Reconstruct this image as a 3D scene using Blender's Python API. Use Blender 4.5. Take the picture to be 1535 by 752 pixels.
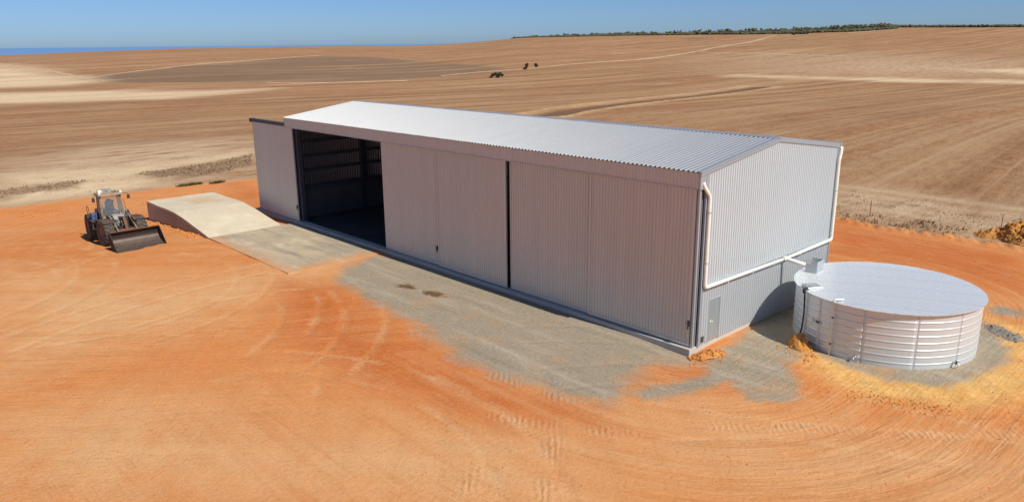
import bpy, bmesh, math, random
import numpy as np
from mathutils import Vector, Matrix
random.seed(7); rng = np.random.default_rng(7)
sc = bpy.context.scene
for o in list(bpy.data.objects): bpy.data.objects.remove(o)
COL = sc.collection

# ------------------------------------------------------------------ camera
cam_d = bpy.data.cameras.new('camera'); cam = bpy.data.objects.new('camera', cam_d); COL.objects.link(cam)
R_ = Vector((0.68106972, 0.73215059, -0.00997747)); U_ = Vector((-0.18505709, 0.185298, 0.96510027)); F_ = Vector((-0.70844753, 0.65545417, -0.26169051))
m = Matrix((R_, U_, -F_)).transposed().to_4x4(); m.translation = Vector((18.3721918, -28.0778102, 13.5645841)); cam.matrix_world = m
cam_d.sensor_width = 36; cam_d.sensor_fit = 'HORIZONTAL'; cam_d.lens = 36 * 1149.149 / 1535
cam_d.clip_start = 0.1; cam_d.clip_end = 600000
sc.camera = cam

# ------------------------------------------------------------------ sky and sun
SUN_TO = Vector((7.9, 0.55, 8.3)).normalized()
EL = math.asin(SUN_TO.z); ROT = math.atan2(SUN_TO.x, SUN_TO.y)
W = bpy.data.worlds.new('World'); sc.world = W; W.use_nodes = True
nt = W.node_tree; bg = nt.nodes['Background']
sky = nt.nodes.new('ShaderNodeTexSky'); sky.sky_type = 'NISHITA'; sky.sun_disc = False
sky.sun_elevation = EL; sky.sun_rotation = ROT; sky.altitude = 0; sky.air_density = 0.6; sky.dust_density = 0.5; sky.ozone_density = 10.0
nt.links.new(sky.outputs[0], bg.inputs[0]); bg.inputs[1].default_value = 0.092
sl = bpy.data.lights.new('sun', 'SUN'); so = bpy.data.objects.new('sun', sl); COL.objects.link(so)
sl.energy = 4.6; sl.angle = math.radians(0.5); sl.color = (1.0, 0.945, 0.85)
so.rotation_euler = SUN_TO.to_track_quat('Z', 'Y').to_euler(); so.location = (60, 4, 70)
sc.view_settings.view_transform = 'Standard'; sc.view_settings.look = 'None'; sc.view_settings.exposure = 0.13; sc.view_settings.gamma = 1.0
try: sc.view_settings.use_curve_mapping = False
except Exception: pass
sc.render.engine = 'CYCLES'; sc.cycles.max_bounces = 8; sc.cycles.diffuse_bounces = 4; sc.cycles.glossy_bounces = 4

# ------------------------------------------------------------------ helpers
class MB:
    """collects faces for one mesh"""
    def __init__(s): s.v = []; s.f = []; s.sm = []
    def add(s, vs, fs, smooth=False):
        b = len(s.v); s.v += [tuple(v) for v in vs]; s.f += [tuple(i + b for i in f) for f in fs]; s.sm += [smooth] * len(fs); return s
    def box(s, a, b, M=None):
        x0, y0, z0 = a; x1, y1, z1 = b
        vs = [Vector(p) for p in ((x0,y0,z0),(x1,y0,z0),(x1,y1,z0),(x0,y1,z0),(x0,y0,z1),(x1,y0,z1),(x1,y1,z1),(x0,y1,z1))]
        if M is not None: vs = [M @ v for v in vs]
        return s.add(vs, [(0,3,2,1),(4,5,6,7),(0,1,5,4),(1,2,6,5),(2,3,7,6),(3,0,4,7)])
    def cbox(s, a, b, c=0.02, M=None):
        """box with chamfered vertical and top edges"""
        x0, y0, z0 = a; x1, y1, z1 = b
        def ring(d, z): return [(x0+d,y0+c+d*0,z),(x0+c+d,y0+d,z),(x1-c-d,y0+d,z),(x1-d,y0+c,z),(x1-d,y1-c,z),(x1-c-d,y1-d,z),(x0+c+d,y1-d,z),(x0+d,y1-c,z)]
        vs = [Vector(p) for p in ring(0, z0) + ring(0, z1 - c) + ring(c * .7, z1)]
        if M is not None: vs = [M @ v for v in vs]
        fs = [tuple(range(7, -1, -1)), tuple(range(16, 24))]
        for k in range(2):
            for i in range(8): fs.append((k*8+i, k*8+(i+1) % 8, k*8+8+(i+1) % 8, k*8+8+i))
        return s.add(vs, fs)
    def tube(s, pts, r, n=8, cap=True, smooth=True):
        pts = [Vector(p) for p in pts]; rr = r if isinstance(r, (list, tuple)) else [r] * len(pts)
        vs = []; up = Vector((0, 0, 1))
        t0 = (pts[1] - pts[0]).normalized()
        if abs(t0.dot(up)) > .95: up = Vector((1, 0, 0))
        nrm = (up - t0 * up.dot(t0)).normalized()
        for i, p in enumerate(pts):
            a = pts[max(i-1, 0)]; b = pts[min(i+1, len(pts)-1)]
            t = (b - a).normalized(); nrm = (nrm - t * nrm.dot(t)).normalized(); bn = t.cross(nrm)
            for k in range(n):
                an = 2 * math.pi * k / n; vs.append(p + rr[i] * (math.cos(an) * nrm + math.sin(an) * bn))
        fs = []
        for i in range(len(pts) - 1):
            for k in range(n): fs.append((i*n+k, i*n+(k+1) % n, (i+1)*n+(k+1) % n, (i+1)*n+k))
        s.add(vs, fs, smooth)
        if cap:
            b = len(s.v) - len(vs)
            s.f.append(tuple(b + k for k in range(n-1, -1, -1))); s.f.append(tuple(b + (len(pts)-1)*n + k for k in range(n))); s.sm += [False, False]
        return s
    def prism(s, prof, M, d0, d1):
        """profile (u,v) extruded along w from d0 to d1, M maps (u,w,v)"""
        n = len(prof)
        vs = [M @ Vector((u, d0, v)) for u, v in prof] + [M @ Vector((u, d1, v)) for u, v in prof]
        fs = [tuple(range(n)), tuple(range(2*n-1, n-1, -1))] + [(i, i+n, (i+1) % n + n, (i+1) % n) for i in range(n)]
        return s.add(vs, fs)
    def lathe(s, prof, M=None, n=32, smooth=True):
        """profile (r,z) round Z"""
        vs = []
        for r, z in prof:
            for k in range(n):
                a = 2*math.pi*k/n; vs.append(Vector((r*math.cos(a), r*math.sin(a), z)))
        if M is not None: vs = [M @ v for v in vs]
        fs = []
        for i in range(len(prof)-1):
            for k in range(n): fs.append((i*n+k, i*n+(k+1) % n, (i+1)*n+(k+1) % n, (i+1)*n+k))
        return s.add(vs, fs, smooth)
    def mesh(s, name):
        me = bpy.data.meshes.new(name); me.from_pydata(s.v, [], s.f); me.update()
        me.polygons.foreach_set('use_smooth', s.sm)
        bm = bmesh.new(); bm.from_mesh(me); bmesh.ops.recalc_face_normals(bm, faces=bm.faces); bm.to_mesh(me); bm.free()
        return me
    def build(s, name, mt, parent=None):
        o = bpy.data.objects.new(name, s.mesh(name)); COL.objects.link(o); o.data.materials.append(mt)
        if parent is not None: o.parent = parent
        return o
def tag(o, label=None, cat=None, group=None, kind=None):
    if label: o['label'] = label
    if cat: o['category'] = cat
    if group: o['group'] = group
    if kind: o['kind'] = kind
    return o
def empty(name, loc, label, cat, group=None, rz=0.0):
    o = bpy.data.objects.new(name, None); COL.objects.link(o); o.location = loc; o.rotation_euler = (0, 0, rz); o.empty_display_size = .3
    return tag(o, label, cat, group)
def rebase(o, parent):
    """mesh drawn in world metres -> child of a thing standing elsewhere"""
    o.parent = parent; o.matrix_parent_inverse = Matrix.Translation(-Vector(parent.location)); return o

# ------------------------------------------------------------------ node helpers
class NT:
    def __init__(s, name):
        s.m = bpy.data.materials.new(name); s.m.use_nodes = True; s.t = s.m.node_tree
        s.b = s.t.nodes['Principled BSDF']; s._c = None
    def new(s, ty, **kw):
        n = s.t.nodes.new(ty)
        for k, v in kw.items(): setattr(n, k, v)
        return n
    def put(s, sock, v):
        if isinstance(v, bpy.types.NodeSocket): s.t.links.new(v, sock)
        elif isinstance(v, (tuple, list)) and len(v) == 3 and sock.type == 'RGBA': sock.default_value = (*v, 1)
        else: sock.default_value = v
    def P(s):
        if s._c is None: s._c = s.new('ShaderNodeTexCoord').outputs['Object']
        return s._c
    def attr(s, n): return s.new('ShaderNodeAttribute', attribute_name=n).outputs['Fac']
    def m_(s, op, a, b=None, c=None, clamp=False):
        n = s.new('ShaderNodeMath', operation=op, use_clamp=clamp); s.put(n.inputs[0], a)
        if b is not None: s.put(n.inputs[1], b)
        if c is not None: s.put(n.inputs[2], c)
        return n.outputs[0]
    def noise(s, vec, scale, detail=4, rough=.55, dist=0.0, color=False):
        n = s.new('ShaderNodeTexNoise'); s.put(n.inputs['Vector'], vec); s.put(n.inputs['Scale'], scale); n.inputs['Detail'].default_value = detail
        n.inputs['Roughness'].default_value = rough; n.inputs['Distortion'].default_value = dist
        return n.outputs['Color' if color else 0]
    def vor(s, vec, scale, feat='F1'):
        n = s.new('ShaderNodeTexVoronoi', feature=feat); s.put(n.inputs['Vector'], vec); n.inputs['Scale'].default_value = scale
        return n.outputs[0]
    def xyz(s, x, y, z):
        n = s.new('ShaderNodeCombineXYZ'); s.put(n.inputs[0], x); s.put(n.inputs[1], y); s.put(n.inputs[2], z); return n.outputs[0]
    def sep(s, v):
        n = s.new('ShaderNodeSeparateXYZ'); s.put(n.inputs[0], v); return n.outputs
    def scale(s, v, k):
        n = s.new('ShaderNodeVectorMath', operation='MULTIPLY'); s.put(n.inputs[0], v); n.inputs[1].default_value = k; return n.outputs[0]
    def mix(s, f, a, b, mode='MIX'):
        n = s.new('ShaderNodeMix', data_type='RGBA', blend_type=mode); s.put(n.inputs[0], f); s.put(n.inputs[6], a); s.put(n.inputs[7], b); return n.outputs[2]
    def ramp(s, f, lo, hi, a=0.0, b=1.0):
        n = s.new('ShaderNodeMapRange', clamp=True); s.put(n.inputs[0], f)
        for i, v in zip((1, 2, 3, 4), (lo, hi, a, b)): s.put(n.inputs[i], v)
        return n.outputs[0]
    def edge(s, a, nz, amp, gain):
        """crisp, noise-broken edge of a mask that ramps 0..1 through 0.5"""
        t = s.m_('MULTIPLY_ADD', s.m_('SUBTRACT', nz, .5), amp, a)
        return s.m_('MULTIPLY_ADD', s.m_('SUBTRACT', t, .5), gain, .5, clamp=True)
    def bump(s, h, strength=.5, dist=.02, nrm=None):
        n = s.new('ShaderNodeBump'); s.put(n.inputs['Height'], h); n.inputs['Strength'].default_value = strength; n.inputs['Distance'].default_value = dist
        if nrm is not None: s.put(n.inputs['Normal'], nrm)
        return n.outputs[0]
    def out(s, color=None, rough=None, metal=None, normal=None, spec=None):
        for k, v in (('Base Color', color), ('Roughness', rough), ('Metallic', metal), ('Normal', normal), ('Specular IOR Level', spec)):
            if v is not None: s.put(s.b.inputs[k], v)
        return s.m

# outlines of soils, fields and tracks on the ground (world x, y in metres)
REG = {"yard_edge_l":[[-67.35,-15.18],[-67.48,-11.79],[-67.62,-8.18],[-67.13,-3.2],[-67.38,0.31],[-66.55,5.1],[-65.64,8.97]],
"yard_edge_r":[[-8.77,31.29],[-7.59,31.1],[-5.06,30.69],[-3.03,30.57],[-0.36,30.91],[1.32,31.19],[5.27,31.01]],
"gravel":[[[-24.63,-1.04],[-23.79,-3.61],[-21.49,-5.79],[-18.48,-6.39],[-16.46,-6.35],[-13.79,-6.42],[-10.46,-7.16],[-7.26,-8.05],[-5.46,-8.0],[-3.24,-7.68],[-0.69,-7.14],[0.78,-6.21],[0.1,-4.52],[-0.4,-2.5],[0.55,-0.58],[-0.21,0.85],[-6.39,1.11],[-14.17,1.59],[-21.8,1.32]],[[0.42,0.66],[0.72,2.43],[-0.27,5.91],[-0.94,11.36],[3.47,3.52],[3.61,2.04],[5.0,0.53],[5.47,-1.2],[4.22,-2.32],[2.66,-1.27],[2.48,-2.97],[1.35,-5.46],[0.6,-4.93],[1.16,-3.42],[1.64,-1.2]],[[2.58,4.93],[3.6,4.21],[5.33,3.5],[7.35,3.41],[8.93,4.11],[9.89,5.83],[10.18,8.78],[9.7,11.03],[8.8,12.77],[7.7,14.02],[4.51,16.88],[0.62,12.94]],[[7.35,16.26],[7.77,16.99],[8.8,17.14],[9.04,16.23],[7.92,15.37]]],
"yellow":[[[2.68,4.42],[3.94,2.91],[5.02,1.97],[6.2,1.3],[7.44,1.25],[8.95,1.97],[10.16,2.65],[11.08,3.44],[11.81,5.34],[12.35,9.51],[11.17,14.94],[9.48,14.49],[7.78,14.8],[7.89,12.88],[8.97,12.68],[5.63,9.28]]],
"pale_yard":[[[-40.33,-19.85],[-31.72,-16.11],[-27.35,-11.7],[-26.27,-6.53],[-26.37,-2.05],[-23.64,-1.68],[-21.57,-5.88],[-20.88,-10.5],[-20.28,-14.48],[-19.75,-20.29],[-19.73,-23.48]],[[-13.99,-24.5],[-12.84,-20.1],[-6.61,-16.86],[-1.75,-11.83],[1.0,-8.98],[3.97,-12.82],[0.52,-16.41],[-3.83,-20.95],[-8.22,-25.53]],[[-3.1,-7.82],[-0.49,-7.36],[1.17,-7.67],[-0.79,-9.3],[-2.9,-9.84]],[[4.76,-5.09],[8.91,-2.2],[12.99,0.72],[13.82,-2.54],[8.52,-6.34],[4.54,-8.07]]],
"rusty":[[[-23.87,-8.2],[-20.12,-6.28],[-14.79,-7.44],[-8.86,-7.97],[-3.49,-8.22],[0.63,-7.04],[1.69,-8.27],[-2.36,-11.33],[-9.07,-12.52],[-15.33,-12.13]],[[0.21,-4.87],[0.15,-2.03],[0.61,0.37],[2.13,0.66],[3.45,-1.0],[1.71,-2.31],[1.17,-4.34]],[[-8.04,30.33],[-4.42,29.19],[0.14,29.48],[5.79,28.94],[7.98,20.39],[6.18,20.29],[2.84,21.67],[-3.5,20.8]],[[-64.48,6.5],[-58.65,6.58],[-49.68,2.66],[-39.42,0.18],[-40.91,-0.85],[-50.98,2.27]]],
"straw":[[[-652.32,65.48],[-598.0,79.79],[-507.55,83.44],[-376.07,77.71],[-353.88,74.3],[-347.13,55.73],[-359.99,36.67],[-367.16,24.01]],[[-328.0,18.45],[-315.42,28.75],[-290.13,55.24],[-264.19,81.26],[-258.67,102.76],[-237.59,77.43],[-229.23,59.25],[-237.73,31.68],[-249.96,17.12],[-255.0,8.12]],[[-172.58,285.59],[-142.7,289.12],[-106.71,302.03],[-68.56,321.7],[-37.53,338.99],[-34.32,318.87],[-62.38,297.54],[-91.72,281.75],[-122.66,277.33],[-165.16,273.51]],[[-114.18,394.59],[-92.54,414.93],[-51.34,424.03],[-46.02,391.5],[-80.56,368.55]],[[-91.16,-10.94],[-87.8,-0.72],[-86.69,9.73],[-90.05,20.18],[-81.45,16.33],[-82.5,7.3],[-76.07,-0.4],[-69.2,0.23],[-68.81,-7.88],[-69.23,-14.84]]],
"tracks":[[[-21.87,-9.82],[-20.19,-10.13],[-18.19,-10.9],[-16.48,-11.98],[-15.19,-13.25],[-13.9,-14.85]],[[-43.31,-19.34],[-41.53,-18.47],[-38.88,-17.82],[-36.51,-17.56],[-33.74,-17.75]],[[-39.19,-20.04],[-37.8,-19.55],[-35.37,-19.36],[-33.65,-19.57]],[[-20.1,-8.03],[-18.56,-8.48],[-16.42,-9.83],[-14.58,-11.37]],[[-39.02,-15.37],[-38.91,-14.56],[-39.25,-13.83]],[[-9.88,-13.35],[-8.71,-14.07],[-7.71,-14.81],[-6.85,-15.17]],[[-21.71,-17.32],[-22.74,-12.39],[-21.76,-8.84],[-19.85,-5.08]],[[-22.01,-21.44],[-20.71,-17.63],[-18.12,-14.33]],[[1.9,-5.31],[4.68,-4.04],[7.65,-2.1],[10.36,-0.0],[12.8,1.49]],[[3.99,-7.31],[6.33,-4.53],[9.2,-2.9],[11.95,-1.6]]],
"straw_soft":[[[-116.24,7.15],[-106.55,27.76],[-67.35,9.84],[-67.81,0.45],[-67.72,-15.11],[-102.31,-8.96]],[[-13.16,43.16],[-5.04,44.39],[2.39,42.27],[5.17,31.4],[-0.43,31.12],[-8.02,32.03]],[[-247.96,475.15],[-191.59,469.52],[-106.98,470.61],[-80.56,368.55],[-128.11,320.94],[-164.8,319.2]]],
"dark":[[[-424.52,82.6],[-446.05,115.87],[-484.94,168.61],[-510.36,226.15],[-543.23,286.96],[-499.42,308.04],[-421.84,300.84],[-361.12,297.33],[-317.28,280.01],[-290.83,227.98],[-274.87,175.72],[-279.99,144.75],[-313.31,100.65],[-352.15,75.17]],[[-530.46,759.15],[-520.93,786.22],[-469.92,715.86],[-477.37,689.33]]],
"scrub_strip":[[[-78.81,0.84],[-79.82,4.69],[-81.01,11.03],[-85.07,18.19],[-75.6,13.82],[-72.78,9.29],[-71.48,4.0],[-75.32,1.58]],[[-78.08,-13.27],[-79.09,-9.29],[-78.1,-4.81],[-74.47,-7.09],[-73.74,-11.66],[-72.41,-14.28]],[[-9.0,33.54],[-5.21,34.8],[-1.75,34.91],[1.11,34.67],[1.18,31.6],[-3.81,31.31],[-7.69,31.33]]],
"drain":[[-96.92,87.5],[-102.07,99.69],[-107.21,118.28],[-111.43,139.56],[-114.58,162.34],[-119.65,191.41],[-126.86,228.76]],
"road_far":[[-309.05,304.62],[-315.76,335.14],[-322.68,403.48],[-354.62,531.3],[-381.4,625.31],[-437.07,783.9],[-447.52,824.75]],
"road_mid":[[-291.9,211.66],[-307.17,250.97],[-303.04,277.12],[-309.05,304.62]],
"road_top":[[-392.69,884.42],[-401.32,977.52],[-389.57,1029.27]],
"road_a":[[-760.89,94.95],[-611.02,82.14],[-514.29,84.93],[-455.76,84.76],[-367.91,76.86]],
"road_b":[[-404.79,78.12],[-442.91,114.88],[-484.94,168.61],[-510.36,226.15],[-550.02,290.78]],
"road_c":[[-293.55,120.96],[-278.82,134.59],[-272.76,153.48],[-268.25,174.67]],
"road_d":[[-339.65,508.99],[-276.75,499.83],[-219.91,484.49],[-183.7,480.05]],
"treads":[[[-2.34,-10.75],[-1.26,-10.26],[0.66,-9.34],[2.86,-7.78]],[[0.92,-9.79],[1.82,-10.89],[2.59,-11.94],[3.43,-13.01]],[[1.76,-15.02],[1.1,-14.06],[0.54,-12.85]],[[-4.63,-7.95],[-2.25,-7.86],[-0.68,-7.55]],[[4.42,-5.44],[6.8,-2.98],[9.57,-0.96],[12.59,2.3]]],
"scrub_front":[[-781.7,716.9],[-749.6,726.5],[-726.8,767.9],[-721.1,830.7],[-690.75,867.52],[-593.91,888.21],[-491.74,849.24],[-440.83,867.06],[-415.64,935.12],[-409.33,996.58],[-394.45,1020.79]],
"crest_right":[[-436.1,1114.6],[-422.5,1186.1],[-387.8,1215.1],[-341.9,1204.4],[-301.9,1220.2],[-253.2,1223.7]],
"lone_bushes":[[-430.89,830.6],[-430.93,843.16],[-427.46,845.9],[-425.89,852.39]],
"wheel":[[[-12.72,42.19],[-10.2,42.81],[-7.1,42.39],[-4.2,41.99],[-0.57,41.81],[2.39,42.27],[5.19,42.71]],[[-11.44,39.43],[-9.04,40.08],[-5.98,39.48],[-3.05,38.66],[0.46,38.37],[3.5,37.93],[6.26,37.75]],[[-10.25,36.87],[-6.84,37.51],[-2.42,36.86],[0.97,36.65],[3.98,36.06]],[[-14.26,45.52],[-5.47,45.66],[1.6,45.39]]]}
# ---- the lie of the land: a flat yard, a shallow valley and the hills round it (metres)
def smooth(a, b, t):
    t = np.clip((t - a) / (b - a), 0, 1)
    return t * t * (3 - 2 * t)
SHED_C = (-19.0, 6.0)
# bearing from the shed (degrees, 0 = +X, anticlockwise), distance to the hill crest, height of the crest
CREST = [[-176.0, 864.4, 6.77], [-101.0, 1200, 12], [24.870000000000005, 900, 6], [94.87, 1362.5, 23.82], [103.22000000000003, 1358.0, 27.82], [110.13999999999999, 1334.9, 30.08], [116.38999999999999, 1302.7, 26.38], [123.19999999999999, 1251.0, 23.79], [132.90999999999997, 1149.6, 21.31], [136.40999999999997, 1099.4, 20.08], [138.43, 1079.4, 16.77], [141.45, 1029.5, 12.69], [145.48000000000002, 969.9, 10.7], [148.94, 930.4, 11.62], [153.28999999999996, 901.2, 11.71], [161.89999999999998, 873.7, 10.82], [166.89, 855.5, 8.73], [171.85000000000002, 837.7, 6.35], [176.91999999999996, 840.3, 6.2]]
_ca = np.radians(np.array([c[0] for c in CREST])); _cr = np.array([c[1] for c in CREST], float); _cz = np.array([c[2] for c in CREST], float)
_ta = np.linspace(-np.pi, np.pi, 1441)
def _table(v):
    t = np.interp(_ta, _ca, v, period=2 * np.pi)
    k = np.hanning(9); k /= k.sum()
    return np.convolve(np.r_[t[-9:-1], t, t[1:9]], k, 'same')[8:-8]
_tr, _tz = _table(_cr), _table(_cz)
def ground_z(x, y):
    x = np.asarray(x, float); y = np.asarray(y, float)
    zn = -0.2 - 0.05 * np.log1p(np.exp(np.clip(-(x + 37), -40, 40)))
    zn = np.maximum(zn, -1.2)
    zn = zn - 0.16 * np.exp(-((x - 0.2) ** 2 / 6 + (y + 0.6) ** 2 / 2.2))
    dx, dy = x - SHED_C[0], y - SHED_C[1]
    r = np.hypot(dx, dy); a = np.arctan2(dy, dx)
    R = np.interp(a, _ta, _tr); Z = np.interp(a, _ta, _tz)
    t = (r - 230) / (R - 230)
    up = -2.5 + (Z + 2.5) * (0.5 - 0.5 * np.cos(np.pi * np.clip(t, 0, 1)))
    down = Z - (Z + 75) * smooth(1.12, 3.2, t)
    zf = np.where(t < 1.0, up, down)
    w = smooth(75, 260, r)
    z = zn * (1 - w) + zf * w
    und = 0.5 * np.sin(x * .021 + 1.3 * np.sin(y * .013)) + 0.5 * np.sin(y * .026 + x * .009 + 2)
    z = z + und * smooth(90, 400, r) * (1 - .8 * smooth(.7, 1., t))
    return z

# ------------------------------------------------------------------ ground sheet with its soil masks
def axis(lo, hi, step, end_lo, end_hi, g_lo, g_hi):
    a = list(np.arange(lo, hi + step * .5, step)); d = step; x = lo; L = []
    while x > end_lo: d *= g_lo; x -= d; L.append(x)
    d = step; x = a[-1]; Hh = []
    while x < end_hi: d *= g_hi; x += d; Hh.append(x)
    return np.array(L[::-1] + a + Hh)
gx = axis(-66, 20, .18, -9000, 6000, 1.024, 1.12)
gy = axis(-32, 36, .18, -6000, 9000, 1.12, 1.024)
GX, GY = np.meshgrid(gx, gy)
fx, fy = GX.ravel(), GY.ravel()
def seg_dist(px, py, pts, closed=False):
    d = np.full(px.shape, 1e9); n = len(pts)
    for i in range(n if closed else n - 1):
        (ax, ay), (bx, by) = pts[i], pts[(i + 1) % n]
        vx, vy = bx - ax, by - ay; L2 = vx * vx + vy * vy + 1e-12
        t = np.clip(((px - ax) * vx + (py - ay) * vy) / L2, 0, 1)
        d = np.minimum(d, np.hypot(px - ax - t * vx, py - ay - t * vy))
    return d
def sdf(px, py, pts):
    d = seg_dist(px, py, pts, True); ins = np.zeros(px.shape, bool); n = len(pts)
    for i in range(n):
        (ax, ay), (bx, by) = pts[i], pts[(i + 1) % n]
        c = ((ay > py) != (by > py)) & (px < (bx - ax) * (py - ay) / (by - ay + 1e-12) + ax); ins ^= c
    return np.where(ins, d, -d)
rC = np.hypot(fx + 19, fy - 6)
wfar = np.maximum(1.0, rC * .03)
def mask(polys, w, far=False):
    o = np.zeros(fx.shape)
    for p in polys:
        pa = np.array(p); lo, hi = pa.min(0) - 3 * w - (60 if far else 2), pa.max(0) + 3 * w + (60 if far else 2)
        s = (fx > lo[0]) & (fx < hi[0]) & (fy > lo[1]) & (fy < hi[1])
        if s.any():
            ww = w * (wfar[s] if far else 1)
            o[s] = np.maximum(o[s], np.clip(.5 + sdf(fx[s], fy[s], p) / (2 * ww), 0, 1))
    return o
def line(lines, w, far=False):
    o = np.zeros(fx.shape)
    for p in lines:
        pa = np.array(p); lo, hi = pa.min(0) - 40, pa.max(0) + 40
        s = (fx > lo[0]) & (fx < hi[0]) & (fy > lo[1]) & (fy < hi[1])
        if s.any(): o[s] = np.maximum(o[s], np.clip(1 - seg_dist(fx[s], fy[s], p) / w, 0, 1))
    return o
YARD = [(-62, -90)] + REG['yard_edge_l'] + [(-58, 14), (-52, 26), (-40, 31), (-20, 32)] + REG['yard_edge_r'] + [(30, 34), (90, 44), (90, -90)]
A = {}
A['yard'] = mask([YARD], 1.6)
A['gravel'] = np.maximum(mask(REG['gravel'][:1], 1.3), mask(REG['gravel'][1:], .7))
A['yellow'] = mask(REG['yellow'], 1.2)
A['pale'] = mask(REG['pale_yard'], 3.5)
A['rusty'] = mask(REG['rusty'], 2.5)
A['straw'] = np.maximum(mask(REG['straw'][:4], 1.5, True), mask(REG['straw'][4:], 3.5))
A['strawsoft'] = np.maximum(mask(REG['straw_soft'][:2], 8), mask(REG['straw_soft'][2:], 6, True))
A['dark'] = mask(REG['dark'], .8, True)
A['scrub'] = np.maximum(mask(REG['scrub_strip'][:2], 2.6), .35 * mask(REG['scrub_strip'][2:], 2))
TRK = list(REG['tracks'])
def arc(cx, cy, r, a0, a1, n=24): return [(cx + r*math.cos(math.radians(a0 + (a1-a0)*k/n)), cy + r*math.sin(math.radians(a0 + (a1-a0)*k/n))) for k in range(n + 1)]
for cx, cy, r, a0, a1 in ((-38, -27, 11, 20, 110), (-46, -22, 9, -10, 95), (-30, -18, 9, 5, 120), (-22, -20, 13, 30, 100), (14, -16, 18, 70, 150), (12, -20, 24, 75, 140), (-4, -24, 12, 40, 130), (4, -8, 30, 150, 215)):
    TRK += [arc(cx, cy, r, a0, a1), arc(cx, cy, r + 2.1, a0, a1)]
A['track'] = line(TRK, .30)
A['wheel'] = line(REG['wheel'], 1.5)
A['ringw'] = np.maximum(smooth(-16, 0, fx) , smooth(6, 16, fy)) * .8 + .2
A['tread'] = line(REG['treads'], .55)
dr = seg_dist(fx, fy, REG['drain'])
A['drain'] = np.clip(1.5 - dr / 3.2, 0, 1); A['drainedge'] = np.clip(1 - np.abs(dr - 6.0) / 1.6, 0, 1)
qx = np.maximum(np.abs(fx + 19) - 19, 0); qy = np.maximum(np.abs(fy - 6.5) - 6.5, 0)
A['ring'] = np.hypot(qx, qy)
A['rowc'] = fx + .19 * np.tanh((fx + 70) / 60) * 200 * np.tanh(fy / 200)
gz_ = ground_z(fx, fy)
# real relief: soft ruts, the drain, the pushed-up lip of the yard, the low scrubby bank
near = np.exp(-np.maximum(rC - 60, 0) / 30)
gz_ += .012 * np.sin(A['ring'] * 5.1 + .6 * np.sin(fx * .11)) * near * np.clip((A['ring'] - 6) / 6, 0, 1)
h_ = lambda k, s: np.sin(fx * k + s) * np.sin(fy * k * 1.13 + 2 * s)
gz_ += (.03 * h_(.9, 1) + .02 * h_(2.3, 2.2) + .012 * h_(5.1, .7)) * near * np.clip((A['ring'] - 2.5) / 3, 0, 1) * .6
gz_ -= .5 * A['drain']; gz_ += .4 * A['drainedge']
lip = np.exp(-(seg_dist(fx, fy, [(-14, 31.8)] + REG['yard_edge_r']) / .7) ** 2)
gz_ += lip * (.16 + .1 * np.sin(fx * 3.1) * np.sin(fx * 1.3 + 1) + .06 * np.sin(fx * 7.7 + fy * 5))
gz_ += .15 * A['scrub'] * (1 + .5 * h_(2.1, .4))
ye = A['yellow'] * (1 - A['gravel']); gz_ += ye * (.06 + .05 * h_(2.7, .3) + .03 * h_(6.1, 1.3))
nx_, ny_ = len(gx), len(gy)
gv = np.stack([fx, fy, gz_], 1).astype(np.float32)
me = bpy.data.meshes.new('ground')
ii = (np.arange(ny_ - 1)[:, None] * nx_ + np.arange(nx_ - 1)[None, :]).ravel()
quads = np.stack([ii, ii + 1, ii + nx_ + 1, ii + nx_], 1).astype(np.int32)
me.vertices.add(len(gv)); me.vertices.foreach_set('co', gv.ravel())
me.loops.add(quads.size); me.loops.foreach_set('vertex_index', quads.ravel())
me.polygons.add(len(quads)); me.polygons.foreach_set('loop_start', np.arange(0, quads.size, 4, dtype=np.int32))
me.update(calc_edges=True); me.polygons.foreach_set('use_smooth', np.ones(len(quads), bool))
for k, vv in A.items():
    a = me.attributes.new(k, 'FLOAT', 'POINT'); a.data.foreach_set('value', vv.astype(np.float32))
ground = bpy.data.objects.new('ground', me); COL.objects.link(ground); tag(ground, kind='structure')
GZ2 = gz_.reshape(ny_, nx_)
def gz(x, y):
    i = int(np.clip(np.searchsorted(gx, x) - 1, 0, nx_ - 2)); j = int(np.clip(np.searchsorted(gy, y) - 1, 0, ny_ - 2))
    u = (x - gx[i]) / (gx[i+1] - gx[i]); v = (y - gy[j]) / (gy[j+1] - gy[j])
    return float(GZ2[j, i]*(1-u)*(1-v) + GZ2[j, i+1]*u*(1-v) + GZ2[j+1, i]*(1-u)*v + GZ2[j+1, i+1]*u*v)

g = NT('ground_soil')
P = g.P(); X, Y, Z = g.sep(P)
nL = g.noise(P, .06, 5, .55); nM = g.noise(P, .55, 6, .6); nF = g.noise(P, 5.0, 6, .65); nVF = g.noise(P, 26.0, 3, .6)
ring = g.attr('ring')
stv = g.xyz(g.m_('MULTIPLY', ring, 1.0), g.m_('MULTIPLY', X, .05), g.m_('MULTIPLY', Y, .05))
rw = g.attr('ringw')
crs = g.m_('ADD', g.m_('MULTIPLY', X, .93), g.m_('MULTIPLY', Y, -.37)); alg = g.m_('ADD', g.m_('MULTIPLY', X, .37), g.m_('MULTIPLY', Y, .93))
stw = g.xyz(g.m_('ADD', crs, g.m_('MULTIPLY', g.m_('MULTIPLY', alg, alg), .006)), g.m_('MULTIPLY', alg, .09), 3.0)
def mixf(f, a, b): return g.m_('ADD', g.m_('MULTIPLY', a, g.m_('SUBTRACT', 1.0, f)), g.m_('MULTIPLY', b, f))
st1 = mixf(rw, g.noise(stw, .55, 6, .62, .6), g.noise(stv, 1.1, 6, .62, .3)); st2 = mixf(rw, g.noise(stw, 3.2, 4, .6, .4), g.noise(stv, 5.5, 4, .6))
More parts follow.
